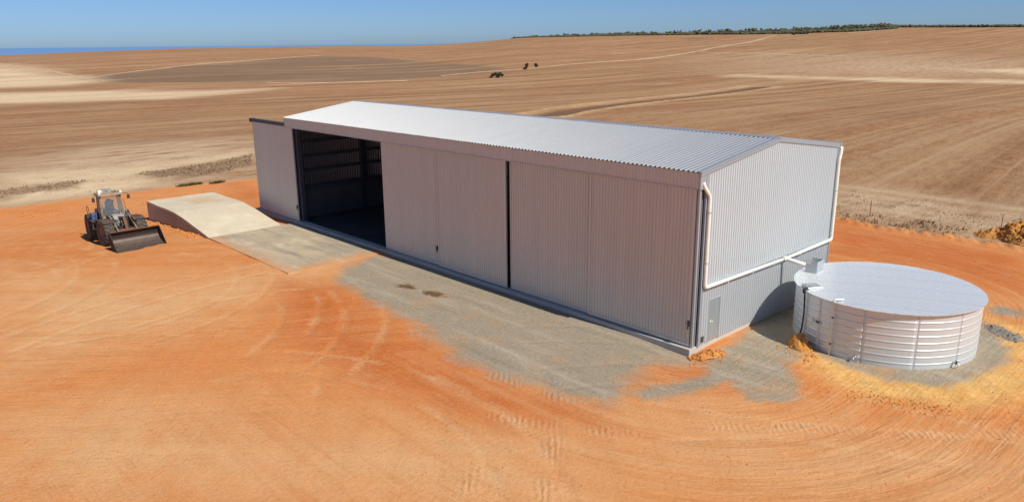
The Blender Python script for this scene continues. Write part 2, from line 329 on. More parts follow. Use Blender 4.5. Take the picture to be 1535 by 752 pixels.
# yard earth
soil = g.mix(g.ramp(nL, .36, .66), (.61, .21, .055), (.63, .275, .10))
soil = g.mix(g.m_('MULTIPLY', g.attr('pale'), g.ramp(nM, .1, .5)), soil, (.66, .375, .175))
soil = g.mix(g.m_('MULTIPLY', g.edge(g.attr('rusty'), nM, .8, 1.6), .85), soil, (.50, .130, .028))
soil = g.mix(g.ramp(st1, .5, .72, 0, .5), soil, (.65, .36, .165))
soil = g.mix(g.ramp(st1, .48, .30, 0, .42), soil, (.49, .155, .038))
soil = g.mix(g.ramp(st2, .55, .75, 0, .4), soil, (.67, .36, .18))
st3 = mixf(rw, g.noise(stw, 9.0, 3, .6, .3), g.noise(stv, 15.0, 3, .6))
soil = g.mix(g.m_('MULTIPLY', g.ramp(st3, .52, .66, 0, .45), g.ramp(g.noise(P, .14, 4), .42, .6)), soil, (.69, .39, .20)); soil = g.mix(g.m_('MULTIPLY', g.ramp(st3, .47, .34, 0, .4), g.ramp(g.noise(P, .14, 4), .42, .6)), soil, (.40, .14, .04))
soil = g.mix(g.ramp(nM, .56, .8, 0, .4), soil, (.67, .375, .20))
soil = g.mix(g.ramp(nF, .53, .72, 0, .35), soil, (.67, .355, .175)); soil = g.mix(g.ramp(nF, .46, .3, 0, .22), soil, (.44, .145, .035))
soil = g.mix(g.m_('MULTIPLY', g.m_('MULTIPLY', g.attr('track'), g.ramp(nM, .42, .6)), g.ramp(nF, .35, .55, .1, .5)), soil, (.68, .44, .23))
tw = g.new('ShaderNodeTexWave', wave_type='BANDS', bands_direction='DIAGONAL'); g.put(tw.inputs['Vector'], P); tw.inputs['Scale'].default_value = 1.9; tw.inputs['Distortion'].default_value = 4.0; tw.inputs['Detail'].default_value = 2
trd = g.m_('MULTIPLY', g.m_('MULTIPLY', g.attr('tread'), g.ramp(nM, .4, .6)), tw.outputs[0])
soil = g.mix(g.m_('MULTIPLY', trd, .28), soil, (.64, .42, .25))
soil = g.mix(g.ramp(nVF, .5, .78, 0, .24), soil, (.36, .13, .04))
# yellow sand
yel = g.mix(g.ramp(nM, .35, .65), (.66, .385, .12), (.66, .32, .09)); yel = g.mix(g.ramp(nF, .45, .7, 0, .7), yel, (.74, .54, .26))
soil = g.mix(g.edge(g.m_('ADD', g.attr('yellow'), -.04), nM, .9, 1.8), soil, yel)
# crushed rock
grv = g.mix(g.ramp(nF, .3, .7), (.285, .235, .165), (.40, .325, .225)); grv = g.mix(g.ramp(nM, .5, .7, 0, .6), grv, (.42, .33, .23)); grv = g.mix(g.ramp(nVF, .5, .68, 0, .75), grv, (.15, .135, .115)); grv = g.mix(g.ramp(nVF, .46, .34, 0, .5), grv, (.50, .44, .35))
grv = g.mix(g.m_('MULTIPLY', g.ramp(g.noise(P, .33, 6, .65), .52, .70), .6), grv, (.48, .27, .13))
wn = g.noise(g.xyz(g.m_('MULTIPLY', X, .12), g.m_('MULTIPLY', Y, 1.1), 5.0), 1.0, 5, .65)
grv = g.mix(g.ramp(wn, .52, .68, 0, .6), grv, (.46, .40, .31)); grv = g.mix(g.ramp(wn, .46, .32, 0, .45), grv, (.20, .175, .135))
def blot(cx, cy, sx, sy):
    a = g.m_('DIVIDE', g.m_('SUBTRACT', X, cx), sx); b = g.m_('DIVIDE', g.m_('SUBTRACT', Y, cy), sy)
    return g.m_('SUBTRACT', 1.0, g.m_('SQRT', g.m_('ADD', g.m_('MULTIPLY', a, a), g.m_('MULTIPLY', b, b))), clamp=True)
oil = g.m_('MAXIMUM', blot(-17.4, -3.45, 1.3, .75), blot(-15.2, -3.1, 1.5, .8))
grv = g.mix(g.edge(oil, g.noise(P, 2.4, 5, .7), 1.5, 2.5), grv, (.15, .085, .04))
soil = g.mix(g.edge(g.attr('gravel'), g.m_('ADD', g.m_('MULTIPLY', nM, .45), g.m_('ADD', g.m_('MULTIPLY', nF, .3), g.m_('MULTIPLY', nVF, .25))), 2.2, 2.2), soil, grv)
# fields
rc = g.attr('rowc')
rv = g.xyz(rc, g.m_('MULTIPLY', Y, .012), 0.0)
r1 = g.noise(rv, .22, 5, .6); r2 = g.noise(rv, 1.6, 4, .65, .2)
r3 = g.noise(g.xyz(g.m_('MULTIPLY', X, .12), g.m_('MULTIPLY', g.m_('SUBTRACT', Y, g.m_('MULTIPLY', X, .9)), .012), 0.0), .5, 4, .6)
stub = g.noise(g.scale(P, (3.5, 1.6, 2)), 1.0, 6, .7); stub2 = g.noise(g.xyz(g.m_('MULTIPLY', rc, .9), g.m_('MULTIPLY', Y, .28), 0.0), 1.0, 5, .7); stub3 = g.noise(g.scale(P, (.10, .045, 0)), 1.0, 6, .7)
fld = g.mix(g.ramp(nL, .35, .65), (.33, .175, .082), (.385, .215, .105))
fld = g.mix(g.ramp(r1, .5, .66, 0, .65), fld, (.43, .30, .175)); fld = g.mix(g.ramp(r1, .46, .32, 0, .6), fld, (.24, .125, .06))
fld = g.mix(g.ramp(r2, .52, .72, 0, .55), fld, (.45, .33, .205)); fld = g.mix(g.ramp(r2, .46, .30, 0, .5), fld, (.22, .125, .065))
fld = g.mix(g.ramp(stub, .5, .72, 0, .55), fld, (.50, .38, .245)); fld = g.mix(g.ramp(stub, .48, .33, 0, .6), fld, (.17, .10, .055))
fld = g.mix(g.ramp(stub2, .5, .68, 0, .6), fld, (.47, .33, .195)); fld = g.mix(g.ramp(stub2, .48, .33, 0, .55), fld, (.20, .105, .05))
fld = g.mix(g.ramp(stub3, .5, .66, 0, .35), fld, (.45, .30, .17)); fld = g.mix(g.ramp(stub3, .49, .34, 0, .32), fld, (.25, .125, .06))
rowm = g.ramp(g.noise(P, .016, 3), .38, .56)
fld = g.mix(g.m_('MULTIPLY', g.ramp(r1, .52, .62, 0, .6), rowm), fld, (.46, .33, .20)); fld = g.mix(g.m_('MULTIPLY', g.ramp(r1, .47, .38, 0, .55), rowm), fld, (.235, .12, .055))
tl = g.m_('ABSOLUTE', g.m_('SUBTRACT', g.m_('FRACT', g.m_('MULTIPLY', g.m_('ADD', rc, g.m_('MULTIPLY', nM, .8)), .085)), .5))
tl2 = g.m_('ABSOLUTE', g.m_('SUBTRACT', tl, .09))
fld = g.mix(g.m_('MULTIPLY', g.ramp(tl2, .045, .012, 0, .6), g.ramp(g.noise(rv, .9, 3), .4, .6)), fld, (.50, .37, .235))
fld = g.mix(g.m_('MULTIPLY', g.attr('wheel'), g.ramp(nM, .3, .6, .4, 1)), fld, (.56, .45, .31))
nS = g.noise(g.xyz(g.m_('MULTIPLY', X, .55), g.m_('MULTIPLY', Y, .14), 0.0), 1.0, 7, .68)
ss = g.m_('MULTIPLY', g.attr('strawsoft'), g.ramp(nS, .36, .54)); fld = g.mix(g.m_('MULTIPLY', ss, .9), fld, g.mix(g.ramp(nF, .35, .65), (.68, .56, .40), (.52, .40, .27)))
fld = g.mix(g.m_('MULTIPLY', g.m_('MULTIPLY', g.attr('strawsoft'), g.ramp(nS, .42, .32)), .75), fld, (.20, .135, .085))
dk = g.edge(g.attr('dark'), nM, .3, 2.0); fld = g.mix(dk, fld, g.mix(g.ramp(r3, .35, .65), (.215, .155, .105), (.26, .18, .115)))
sw = g.edge(g.attr('straw'), g.noise(g.scale(P, (.05, .02, 0)), 1.0, 5, .65), 1.4, 1.3); fld = g.mix(sw, fld, g.mix(g.ramp(nM, .3, .7), (.74, .62, .42), (.64, .52, .35)))
fld = g.mix(g.ramp(r3, .52, .68, 0, .45), fld, (.46, .32, .19)); fld = g.mix(g.ramp(r3, .47, .34, 0, .4), fld, (.25, .135, .07))
fld = g.mix(g.m_('MULTIPLY', g.edge(g.attr('scrub'), g.m_('ADD', g.m_('MULTIPLY', nM, .5), g.m_('MULTIPLY', nF, .5)), 1.6, 2.0), .85), fld, g.mix(nF, (.18, .11, .07), (.38, .265, .17)))
fld = g.mix(g.edge(g.attr('drain'), nM, .9, 2.5), fld, g.mix(nM, (.11, .068, .04), (.27, .17, .10)))
fld = g.mix(g.m_('MULTIPLY', g.attr('drainedge'), g.ramp(nM, .3, .55)), fld, (.58, .45, .29))
ym = g.edge(g.attr('yard'), g.m_('ADD', g.m_('MULTIPLY', nM, .6), g.m_('MULTIPLY', nF, .4)), .9, 4.0)
fld = g.mix(1.0, fld, (.95, .865, .79), 'MULTIPLY')
col = g.mix(ym, fld, soil)
hgt = g.m_('ADD', g.m_('MULTIPLY', nF, .8), g.m_('ADD', g.m_('MULTIPLY', nVF, .35), g.m_('MULTIPLY', trd, .45)))
hgt = g.m_('ADD', hgt, g.m_('SUBTRACT', g.m_('MULTIPLY', st2, .9), g.m_('MULTIPLY', g.attr('track'), .5)))
hgt = g.m_('ADD', hgt, g.m_('MULTIPLY', g.m_('SUBTRACT', 1.0, ym), g.m_('MULTIPLY', stub, 2.2)))
g.out(col, .95, 0.0, g.bump(hgt, .8, .08), .12)
me.materials.append(g.m)

# sea beyond the hills, out to the horizon
s = NT('sea_water'); w1 = s.noise(s.P(), .004, 4); s.out(s.mix(s.ramp(w1, .35, .65), (.13, .27, .50), (.15, .29, .53)), .55, 0, None, .22)
mb = MB(); RS = 260000.0
mb.add([(RS*math.cos(2*math.pi*k/96), RS*math.sin(2*math.pi*k/96), -58) for k in range(96)], [tuple(range(96))])
tag(mb.build('sea', s.m), kind='structure')

# ------------------------------------------------------------------ materials of the built things
def metal(name, colr, met=.55, rough=.4, streak=.12, vary=.06, dirt=None, axis_='Z'):
    n = NT(name); P = n.P()
    k = (3.0, 3.0, .25) if axis_ == 'Z' else (3.0, .2, 3.0)
    a = n.noise(n.scale(P, k), 1.0, 5, .6); b = n.noise(P, .5, 4); f = n.noise(P, 14, 4, .7)
    rnd = n.new('ShaderNodeObjectInfo').outputs['Random']
    c = n.mix(n.ramp(a, .35, .7, 0, streak * 2), colr, tuple(x * .82 for x in colr))
    c = n.mix(n.m_('MULTIPLY', rnd, vary * 2), c, tuple(min(1, x * 1.12) for x in colr))
    if dirt: c = n.mix(n.m_('MULTIPLY', n.ramp(b, .45, .75), n.ramp(f, .3, .7, .2, .8)), c, dirt)
    return n.out(c, n.m_('ADD', n.ramp(a, .3, .7, rough - streak * .2, rough + streak * .2), n.ramp(f, .3, .7, -.015, .015)), met, n.bump(f, .02, .004))
M_roof = metal('zincalume_roof', (.57, .575, .565), .9, .42, .04, .09, None, 'Y')
M_wall = metal('zincalume_wall', (.55, .60, .62), .25, .40, .08, .05)
M_inner = metal('sheet_inside_shaded', (.28, .29, .33), .92, .36, .1, .05)  # cladding colour darkened to hold the shade inside the bay
M_wall2 = metal('galvanised_wall', (.46, .50, .525), .25, .45, .12, .05)
M_flash = metal('zincalume_flashing', (.44, .49, .535), .5, .4, .1, .05)
M_door = metal('zincalume_door', (.62, .63, .62), .45, .42, .12, .05)
M_tank = metal('galvanised_tank', (.65, .70, .72), .4, .44, .12, .06)
M_steel = metal('dark_painted_steel', (.06, .07, .09), .3, .5, .2, .05)
M_galv = metal('galvanised_steel', (.50, .53, .55), .6, .42)
n = NT('white_pvc'); M_pvc = n.out(n.mix(n.ramp(n.noise(n.P(), 2.2, 5), .4, .7, 0, .5), (.80, .775, .70), (.66, .60, .50)), .38)
n = NT('grey_door_paint'); M_pad = n.out(n.mix(n.noise(n.scale(n.P(), (2, 2, .6)), 2.0, 4), (.30, .34, .36), (.40, .44, .45)), .38, .35)
n = NT('black_rubber'); M_black = n.out(n.mix(n.noise(n.P(), 9, 4), (.012, .012, .013), (.04, .036, .03)), .6)
def concrete(name, a, b, stain, sx=.35, spill=None):
    n = NT(name); P = n.P()
    l = n.noise(P, sx, 5, .6, .6); q = n.noise(n.scale(P, (.5, 1.6, 1)), .9, 6, .65); f = n.noise(P, 16, 4, .7)
    c = n.mix(n.ramp(l, .35, .65), a, b); c = n.mix(n.ramp(q, .5, .75, 0, .6), c, stain); c = n.mix(n.ramp(f, .5, .75, 0, .3), c, tuple(x * .6 for x in a))
    c = n.mix(n.ramp(n.noise(P, 1.7, 5, .7), .55, .75, 0, .5), c, tuple(min(1, x * 1.25) for x in b))
    if spill: c = spill(n, P, c, q, f)
    return n.out(c, .86, 0, n.bump(f, .3, .01), .3)
def apron_dirt(n, P, c, q, f):
    X, Y, Z = n.sep(P); e = n.m_('MINIMUM', n.m_('ADD', Y, 7.2), n.m_('MULTIPLY', n.m_('SUBTRACT', -24.75, X), .7))
    k = n.m_('ADD', n.m_('MULTIPLY', e, .55), n.m_('MULTIPLY', n.m_('SUBTRACT', n.noise(P, 1.1, 6, .7), .5), 1.9))
    c = n.mix(n.ramp(n.noise(n.xyz(n.m_('MULTIPLY', X, .16), n.m_('MULTIPLY', Y, .9), 2.0), 1.0, 6, .65), .5, .66, 0, .6), c, (.20, .185, .165))
    c = n.mix(n.ramp(n.noise(n.xyz(n.m_('MULTIPLY', X, .3), n.m_('MULTIPLY', Y, .5), 9.0), 1.0, 5, .65), .55, .68, 0, .65), c, (.62, .53, .39))
    return n.mix(n.ramp(k, .62, .05, 0, .8), c, (.56, .27, .11))
def ramp_dirt(n, P, c, q, f):
    X, Y, Z = n.sep(P); a = n.m_('DIVIDE', n.m_('ADD', X, 47.3), 2.6); b = n.m_('DIVIDE', n.m_('ADD', Y, 3.6), 2.2)
    d = n.m_('SUBTRACT', 1.0, n.m_('SQRT', n.m_('ADD', n.m_('MULTIPLY', a, a), n.m_('MULTIPLY', b, b))))
    k = n.m_('ADD', d, n.m_('MULTIPLY', n.m_('SUBTRACT', n.noise(P, .8, 6, .7), .5), 2.0))
    return n.mix(n.ramp(k, .15, .8, 0, .55), c, (.55, .33, .17))
M_conc = concrete('concrete_pale', (.57, .49, .355), (.65, .57, .42), (.61, .45, .28), .35, ramp_dirt)
M_apron = concrete('concrete_worn', (.41, .335, .235), (.52, .41, .27), (.30, .26, .20), .28, apron_dirt)
M_panel = concrete('concrete_side', (.37, .315, .265), (.45, .385, .325), (.29, .24, .20))
M_pre = concrete('precast_shaded', (.07, .07, .08), (.10, .10, .11), (.11, .11, .115))  # interior shade painted into the concrete of the panels
M_floor = concrete('shed_floor_shaded', (.05, .05, .052), (.075, .072, .07), (.04, .04, .042))  # near-black concrete, the dimness of the open bay put into its colour
M_slab = concrete('concrete_slab', (.48, .45, .40), (.54, .50, .44), (.42, .33, .24))

# ------------------------------------------------------------------ the farm shed: 38 x 13 m, 8.1 m eaves
L_, WD, HE, HR = 38.0, 13.0, 8.1, 9.0
PITCH = .19
shed = empty('farm_shed', (-19.0, 6.5, 0), 'long pale metal farm shed with ribbed cladding, big sliding doors and one bay open', 'shed')
def sp(mb, name, mt, par=shed):
    o = mb.build(name, mt); o.parent = par; o.matrix_parent_inverse = Matrix.Translation(-shed.location); return o
def rib_profile(u0, u1, pitch, rb, rt, h, ph=.5):
    pts = []; k = math.floor(u0 / pitch - ph) - 1
    c = (k + ph) * pitch
    raw = []
    while c < u1 + pitch:
        raw += [(c - rb/2, 0), (c - rt/2, h), (c + rt/2, h), (c + rb/2, 0), (c + pitch * .5 - .012, 0), (c + pitch * .5, .004), (c + pitch * .5 + .012, 0)]; c += pitch
    raw.sort()
    def at(u):
        for (a, ha), (b, hb) in zip(raw, raw[1:]):
            if a <= u <= b: return ha + (hb - ha) * ((u - a) / (b - a) if b > a else 0)
        return 0
    return [(u0, at(u0))] + [p for p in raw if u0 < p[0] < u1] + [(u1, at(u1))]
def ribbed(u0, u1, M, v0, v1, pitch=PITCH, rb=.06, rt=.026, h=.03, back=.012, ph=.5):
    """ribbed sheet: M(u, v, height) -> point; v0/v1 functions of u; given a real sheet's body behind it"""
    pr = rib_profile(u0, u1, pitch, rb, rt, h, ph); mb = MB()
    f0 = v0 if callable(v0) else (lambda u: v0); f1 = v1 if callable(v1) else (lambda u: v1)
    vs = []
    for u, hh in pr:
        vs += [M(u, f0(u), hh), M(u, f1(u), hh), M(u, f1(u), hh - back), M(u, f0(u), hh - back)]
    fs = []
    for i in range(len(pr) - 1):
        a, b = i * 4, i * 4 + 4
        fs += [(a, b, b+1, a+1), (a+1, b+1, b+2, a+2), (a+2, b+2, b+3, a+3), (a+3, b+3, b, a)]
    e = (len(pr) - 1) * 4
    fs += [(0, 1, 2, 3), (e, e+3, e+2, e+1)]
    return mb.add(vs, fs)
SL = (HR - HE) / (WD / 2)
# floor slab with a rebate under the doors
mb = MB().cbox((-L_ - .05, -.12, -1.5), (-.02, WD + .05, 0), .015)
sp(mb, 'floor_slab', M_slab)
sp(MB().box((-L_ + .08, .47, .0005), (-.12, WD - .1, .006)), 'floor_shade_sheet', M_floor)  # thin dark sheet added over the slab to paint the interior shade
sp(MB().box((-44.6, -.10, -1.6), (-38.06, .42, -.03)), 'door_footing', M_slab)
# roof sheets, front slope one by one
NS = 50; cw = (L_ + .14) / NS
for i in range(NS):
    x0 = -L_ - .07 + i * cw; lift = .004 * (i % 2) + random.uniform(0, .004); ti = random.uniform(-.003, .003)
    def Mr(u, v, h, x0=x0, lift=lift, ti=ti): return (x0 + u, v, HE + SL * v + h + lift + .02 + ti * u)
    sp(ribbed(0, cw + .03, Mr, -.09, WD / 2 - .04, cw / 3, .15, .05, .06), 'roof_sheet', M_roof)
sp(ribbed(-L_ - .07, .07, lambda u, v, h: (u, v, HE + SL * (WD - v) + h + .02), WD / 2 + .04, WD + .1, cw / 3, .15, .05, .06), 'rear_roof', M_roof)
# ridge capping
rz = HR + .075
mb = MB(); prof = [(-.24, -.24 * SL - .002), (-.02, .02), (.02, .02), (.24, -.24 * SL - .002), (.24, -.24 * SL - .03), (-.24, -.24 * SL - .03)]
mb.prism(prof, Matrix(((0, 1, 0, 0), (1, 0, 0, WD / 2), (0, 0, 1, rz), (0, 0, 0, 1))), -L_ - .1, .1)
sp(mb, 'ridge_capping', M_flash)
# front fascia with its ribs, soffit and cap
FB = 7.38
sp(ribbed(-L_, 0, lambda u, v, h: (u, -h, v), FB, HE - .02), 'front_fascia', M_door)
mb = MB().box((-L_ - .01, .02, FB + .012), (.0, .44, FB + .03)).box((-L_ - .05, -.05, HE - .03), (.02, .10, HE - .006)).box((-L_, -.036, FB - .012), (-.0, .018, FB + .008))
sp(mb, 'fascia_soffit', M_flash)
for a, b in ((-.004, .035), (-L_ - .035, -L_ + .004)): sp(MB().box((a, -.034, FB - .01), (b, .46, HE + .03)), 'fascia_end', M_flash)
# walls
EY = .46
def topline(y): return HE + SL * (min(y, WD - y)) - .01
ys = [EY + (WD - EY) * k / 16 for k in range(17)]
for k, (ya, yb) in enumerate(zip(ys, ys[1:])):
    sp(ribbed(ya, yb + (.02 if k < 15 else 0), lambda u, v, h, d=.003 * (k % 2): (h + d, u, v), 2.86, topline, PITCH, .075, .03, .042), 'wall_sheet', M_wall)
pdy0, pdy1 = 1.26, 2.16
mb = ribbed(EY, pdy0, lambda u, v, h: (h - .004, u, v), .02, 2.87, PITCH, .07, .028, .034)
q = ribbed(pdy1, WD, lambda u, v, h: (h - .004, u, v), .02, 2.87, PITCH, .07, .028, .034); mb.add(q.v, q.f)
q = ribbed(pdy0, pdy1, lambda u, v, h: (h - .004, u, v), 2.08, 2.87, PITCH, .07, .028, .034); mb.add(q.v, q.f)
sp(mb, 'lower_end_cladding', M_wall2)
sp(MB().box((.006, EY + .06, 2.845), (.045, WD - .02, 2.875)), 'lap_flashing', M_flash)
def gab(u0, u1): return ribbed(u0, u1, lambda u, v, h: (-L_ - h, u, v), 2.3, topline, .24, .12, .05, .05)
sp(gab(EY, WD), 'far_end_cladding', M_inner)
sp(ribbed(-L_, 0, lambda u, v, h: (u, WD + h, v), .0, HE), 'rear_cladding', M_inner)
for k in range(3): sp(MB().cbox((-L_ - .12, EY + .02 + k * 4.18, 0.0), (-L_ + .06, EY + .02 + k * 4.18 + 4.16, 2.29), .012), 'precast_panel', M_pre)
# flashings at the near end: barge, corner, gutter
def barge(y0, y1):
    z0 = topline(y0) + .0; z1 = topline(y1)
    mb = MB(); pr = [(.045, -.13), (.075, -.13), (.075, .085), (-.16, .085), (-.16, .06), (.045, .06)]
    vs = [(x, y0, z0 + z) for x, z in pr] + [(x, y1, z1 + z) for x, z in pr]; n = 6
    return mb.add(vs, [tuple(range(n)), tuple(range(2*n-1, n-1, -1))] + [(i, i+n, (i+1) % n + n, (i+1) % n) for i in range(n)])
sp(barge(-.06, WD / 2), 'barge_capping', M_flash); sp(barge(WD / 2, WD + .04), 'barge_capping', M_flash)
sp(MB().box((-.06, WD - .04, 0), (.05, WD + .045, HE - .1)), 'corner_flashing', M_flash)
sp(MB().box((-.05, EY - .03, 0.0), (.045, EY + .1, HE - .1)), 'corner_flashing', M_flash)
mb = MB(); pr = [(WD + .05, -.12), (WD + .05, .06), (WD + .31, .10), (WD + .31, -.03), (WD + .22, -.14)]
mb.prism([(a, b) for a, b in pr], Matrix(((0, 1, 0, 0), (1, 0, 0, 0), (0, 0, 1, HE), (0, 0, 0, 1))), -L_ - .1, .09)
sp(mb, 'rear_gutter', M_flash)
# frame: portal columns, rafters, girts, purlins
def ibeam(mb, a, b, w=.16, d=.3):
    mb.box((a[0] - w/2, a[1], a[2]), (a[0] + w/2, b[1], b[2])); return mb
fr = []
for k in range(7):
    x = -.3 - k * 6.2 if k < 6 else -37.55
    ys = (WD - .4,) if k == 5 else (.5, WD - .4)   # nothing stands in the clear opening
    for y in ys: sp(MB().box((x - .1, y, .0), (x + .1, y + .34, HE - .1)), 'portal_column', M_steel)
    for sgn in (0, 1):
        mb = MB(); ya, yb = (.5, WD / 2) if sgn == 0 else (WD - .5, WD / 2)
        za, zb = HE - .06, HR - .08
        mb.add([(x - .09, ya, za), (x + .09, ya, za), (x + .09, yb, zb), (x - .09, yb, zb), (x - .09, ya, za - .45), (x + .09, ya, za - .45), (x + .09, yb, zb - .36), (x - .09, yb, zb - .36)], [(0,1,2,3),(4,7,6,5),(0,4,5,1),(1,5,6,2),(2,6,7,3),(3,7,4,0)])
        sp(mb, 'rafter', M_steel)
sp(MB().box((-L_ + .02, 6.5, 0), (-L_ + .32, 6.78, HE + .5)), 'wind_column', M_steel)
for z, t in ((7.42, .2), (6.12, .2), (4.96, .2), (3.83, .2), (2.45, .34)):
    sp(MB().box((-L_ + .015, EY + .05, z - t / 2), (-L_ + .2, 6.49, z + t / 2)), 'girt', M_steel); sp(MB().box((-L_ + .015, 6.79, z - t / 2), (-L_ + .2, WD - .42, z + t / 2)), 'girt', M_steel)
for z in (1.6, 3.2, 4.8, 6.4): sp(MB().box((-L_ + .3, WD - .05, z - .1), (-.4, WD - .015, z + .1)), 'girt', M_steel)
# ---- sliding doors
def sliding_door(x0, x1, y, zb=.06, zt=FB + .03, latch=None, label=None):
    """ribbed leaf with edge stiles and rails; y = outer face"""
    w = x1 - x0
    mb = MB()
    for a, za, zc in ((-.034, 0, .12), (.018, 2.4, 2.52), (.018, 4.9, 5.02)): mb.box((x0 + .061, y + a, zb + za), (x1 - .061, y + .06, zb + zc))
    mb.box((x0 + .061, y + .018, zb + .121), (x0 + .12, y + .06, zt - .01)).box((x1 - .12, y + .018, zb + .121), (x1 - .061, y + .06, zt - .01))
    o = sp(mb, 'sliding_door', M_door)
    if label: o['label'] = label
    for k in range(8):
        xa, xb = x0 + .05 + (w - .1) * k / 8, x0 + .05 + (w - .1) * (k + 1) / 8 + (.02 if k < 7 else 0)
        f = ribbed(xa, xb, lambda u, v, h, d=.003 * (k % 2): (u, y - h - d, v), zb + .1, zt, PITCH, .07, .024, .045).build('cladding_sheet', M_door); f.parent = o
    for a, b in ((x0, x0 + .06), (x1 - .06, x1)): f = MB().box((a, y - .036, zb), (b, y + .06, zt)).build('door_stile', M_door); f.parent = o
    if latch is not None:
        mb = MB().cbox((latch - .06, y - .09, 1.05), (latch + .06, y - .036, 1.3), .015).box((latch - .02, y - .13, .9), (latch + .02, y - .09, 1.25))
        f = mb.build('latch', M_black); f.parent = o
    return o
sliding_door(-6.34, -.22, .13, latch=-.27)
sliding_door(-12.28, -6.40, .20)
sliding_door(-18.86, -12.55, .13)
sliding_door(-24.86, -18.93, .20, latch=-19.05)
sliding_door(-43.95, -37.05, .10, zb=-.05, latch=-37.1, label='ribbed door leaf slid open past the far end of the shed')
sp(MB().box((-12.56, .34, .02), (-12.26, .40, FB)), 'door_meeting_post', M_steel)
mb = MB().box((-44.15, .03, FB + .05), (-38.06, .36, FB + .10)).box((-44.15, .03, FB + .1), (-38.06, .07, FB + .27)).box((-44.15, .32, FB + .1), (-38.06, .36, FB + .27)).box((-44.15, .03, FB + .27), (-38.06, .36, FB + .30)).box((-44.3, -.02, FB + .0), (-44.16, .42, FB + .32))
sp(mb, 'door_track', M_steel)
sp(MB().box((-44.4, .16, .0), (-.15, .22, .035)), 'door_guide_rail', M_galv); sp(MB().box((-24.9, .245, .0), (-6.3, .29, .03)), 'door_guide_rail', M_galv)
sp(MB().box((-37.04, .30, .0), (-36.72, .62, FB)), 'door_jamb', M_steel)
sp(MB().box((-.15, .10, .0), (-.05, .22, FB)), 'corner_post', M_flash)
sp(MB().box((-.20, .36, .0), (-.11, .45, FB)), 'corner_post', M_galv)
# ---- personal door, vent
pd = sp(MB().cbox((-.02, pdy0 + .05, .05), (.026, pdy1 - .05, 2.03), .008), 'personal_door', M_pad)
f = MB().box((-.03, pdy0, .03), (.04, pdy0 + .05, 2.08)).box((-.03, pdy1 - .05, .03), (.04, pdy1, 2.08)).box((-.03, pdy0 + .05, 2.03), (.04, pdy1 - .05, 2.08)).build('door_frame', M_galv); f.parent = pd
f = MB().tube([(.026, pdy0 + .14, 1.0), (.085, pdy0 + .14, 1.0), (.085, pdy0 + .26, 1.0)], .016, 6).cbox((.0262, pdy0 + .10, .92), (.034, pdy0 + .18, 1.08), .003).build('handle', M_pvc); f.parent = pd
mb = MB().box((.03, .66, .14), (.04, .90, .42))
for k in range(5): mb.add([(.04, .67, .16 + k*.05), (.04, .89, .16 + k*.05), (.062, .89, .185 + k*.05), (.062, .67, .185 + k*.05), (.04, .67, .195 + k*.05), (.04, .89, .195 + k*.05)], [(0,1,2,3),(3,2,5,4)])
sp(mb, 'wall_vent', M_steel)
# ---- downpipes
r = .088; px = .135
def bend(pts, rad=.16, n=4):
    out = [Vector(pts[0])]
    for a, b, c in zip(pts, pts[1:], pts[2:]):
        a, b, c = Vector(a), Vector(b), Vector(c); u = (a - b).normalized(); w = (c - b).normalized()
        for k in range(n + 1):
            t = k / n; out.append((b + u * rad) * (1-t)**2 + b * 2*t*(1-t) + (b + w * rad) * t*t)
    out.append(Vector(pts[-1])); return out
dp = sp(MB().tube(bend([(.02, .22, 7.62), (.04, .24, 7.5), (px, .60, 7.02), (px, .60, 2.84), (px, 7.84, 2.76)]), r, 10), 'downpipe', M_pvc)
for z in (6.3, 4.0): f = MB().lathe([(r + .012, -.02), (r + .012, .02)], Matrix.Translation((px, .60, z)), 10).box((.03, .59, z - .015), (px, .61, z + .015)).build('pipe_bracket', M_galv); f.parent = dp
for y in (2.4, 4.6, 6.6): f = MB().box((.03, y - .02, 2.68), (px + r + .01, y + .02, 2.70)).box((px + r, y - .02, 2.68), (px + r + .012, y + .02, 2.86)).build('pipe_bracket', M_pvc); f.parent = dp
dp = sp(MB().tube(bend([(px - .02, WD + .17, HE - .12), (px, WD + .12, 7.6), (px, WD - .02, 7.3), (px, WD - .02, 2.84), (px, 7.84, 2.76)]), r, 10), 'downpipe', M_pvc)
for z in (5.6,): f = MB().lathe([(r + .012, -.02), (r + .012, .02)], Matrix.Translation((px, WD - .02, z)), 10).build('pipe_bracket', M_galv); f.parent = dp
for y in (9.4, 11.4): f = MB().box((.03, y - .02, 2.68), (px + r + .01, y + .02, 2.70)).build('pipe_bracket', M_pvc); f.parent = dp
sp(MB().tube(bend([(px - .0, 7.84, 2.84), (px, 7.84, 2.76), (px + .2, 7.88, 2.74), (1.30, 8.02, 2.60)], .07), r + .012, 10).lathe([(r+.03, -.17), (r+.03, .17)], Matrix.Translation((px, 7.84, 2.76)) @ Matrix.Rotation(math.pi/2, 4, 'X'), 12), 'inlet_pipe', M_pvc)

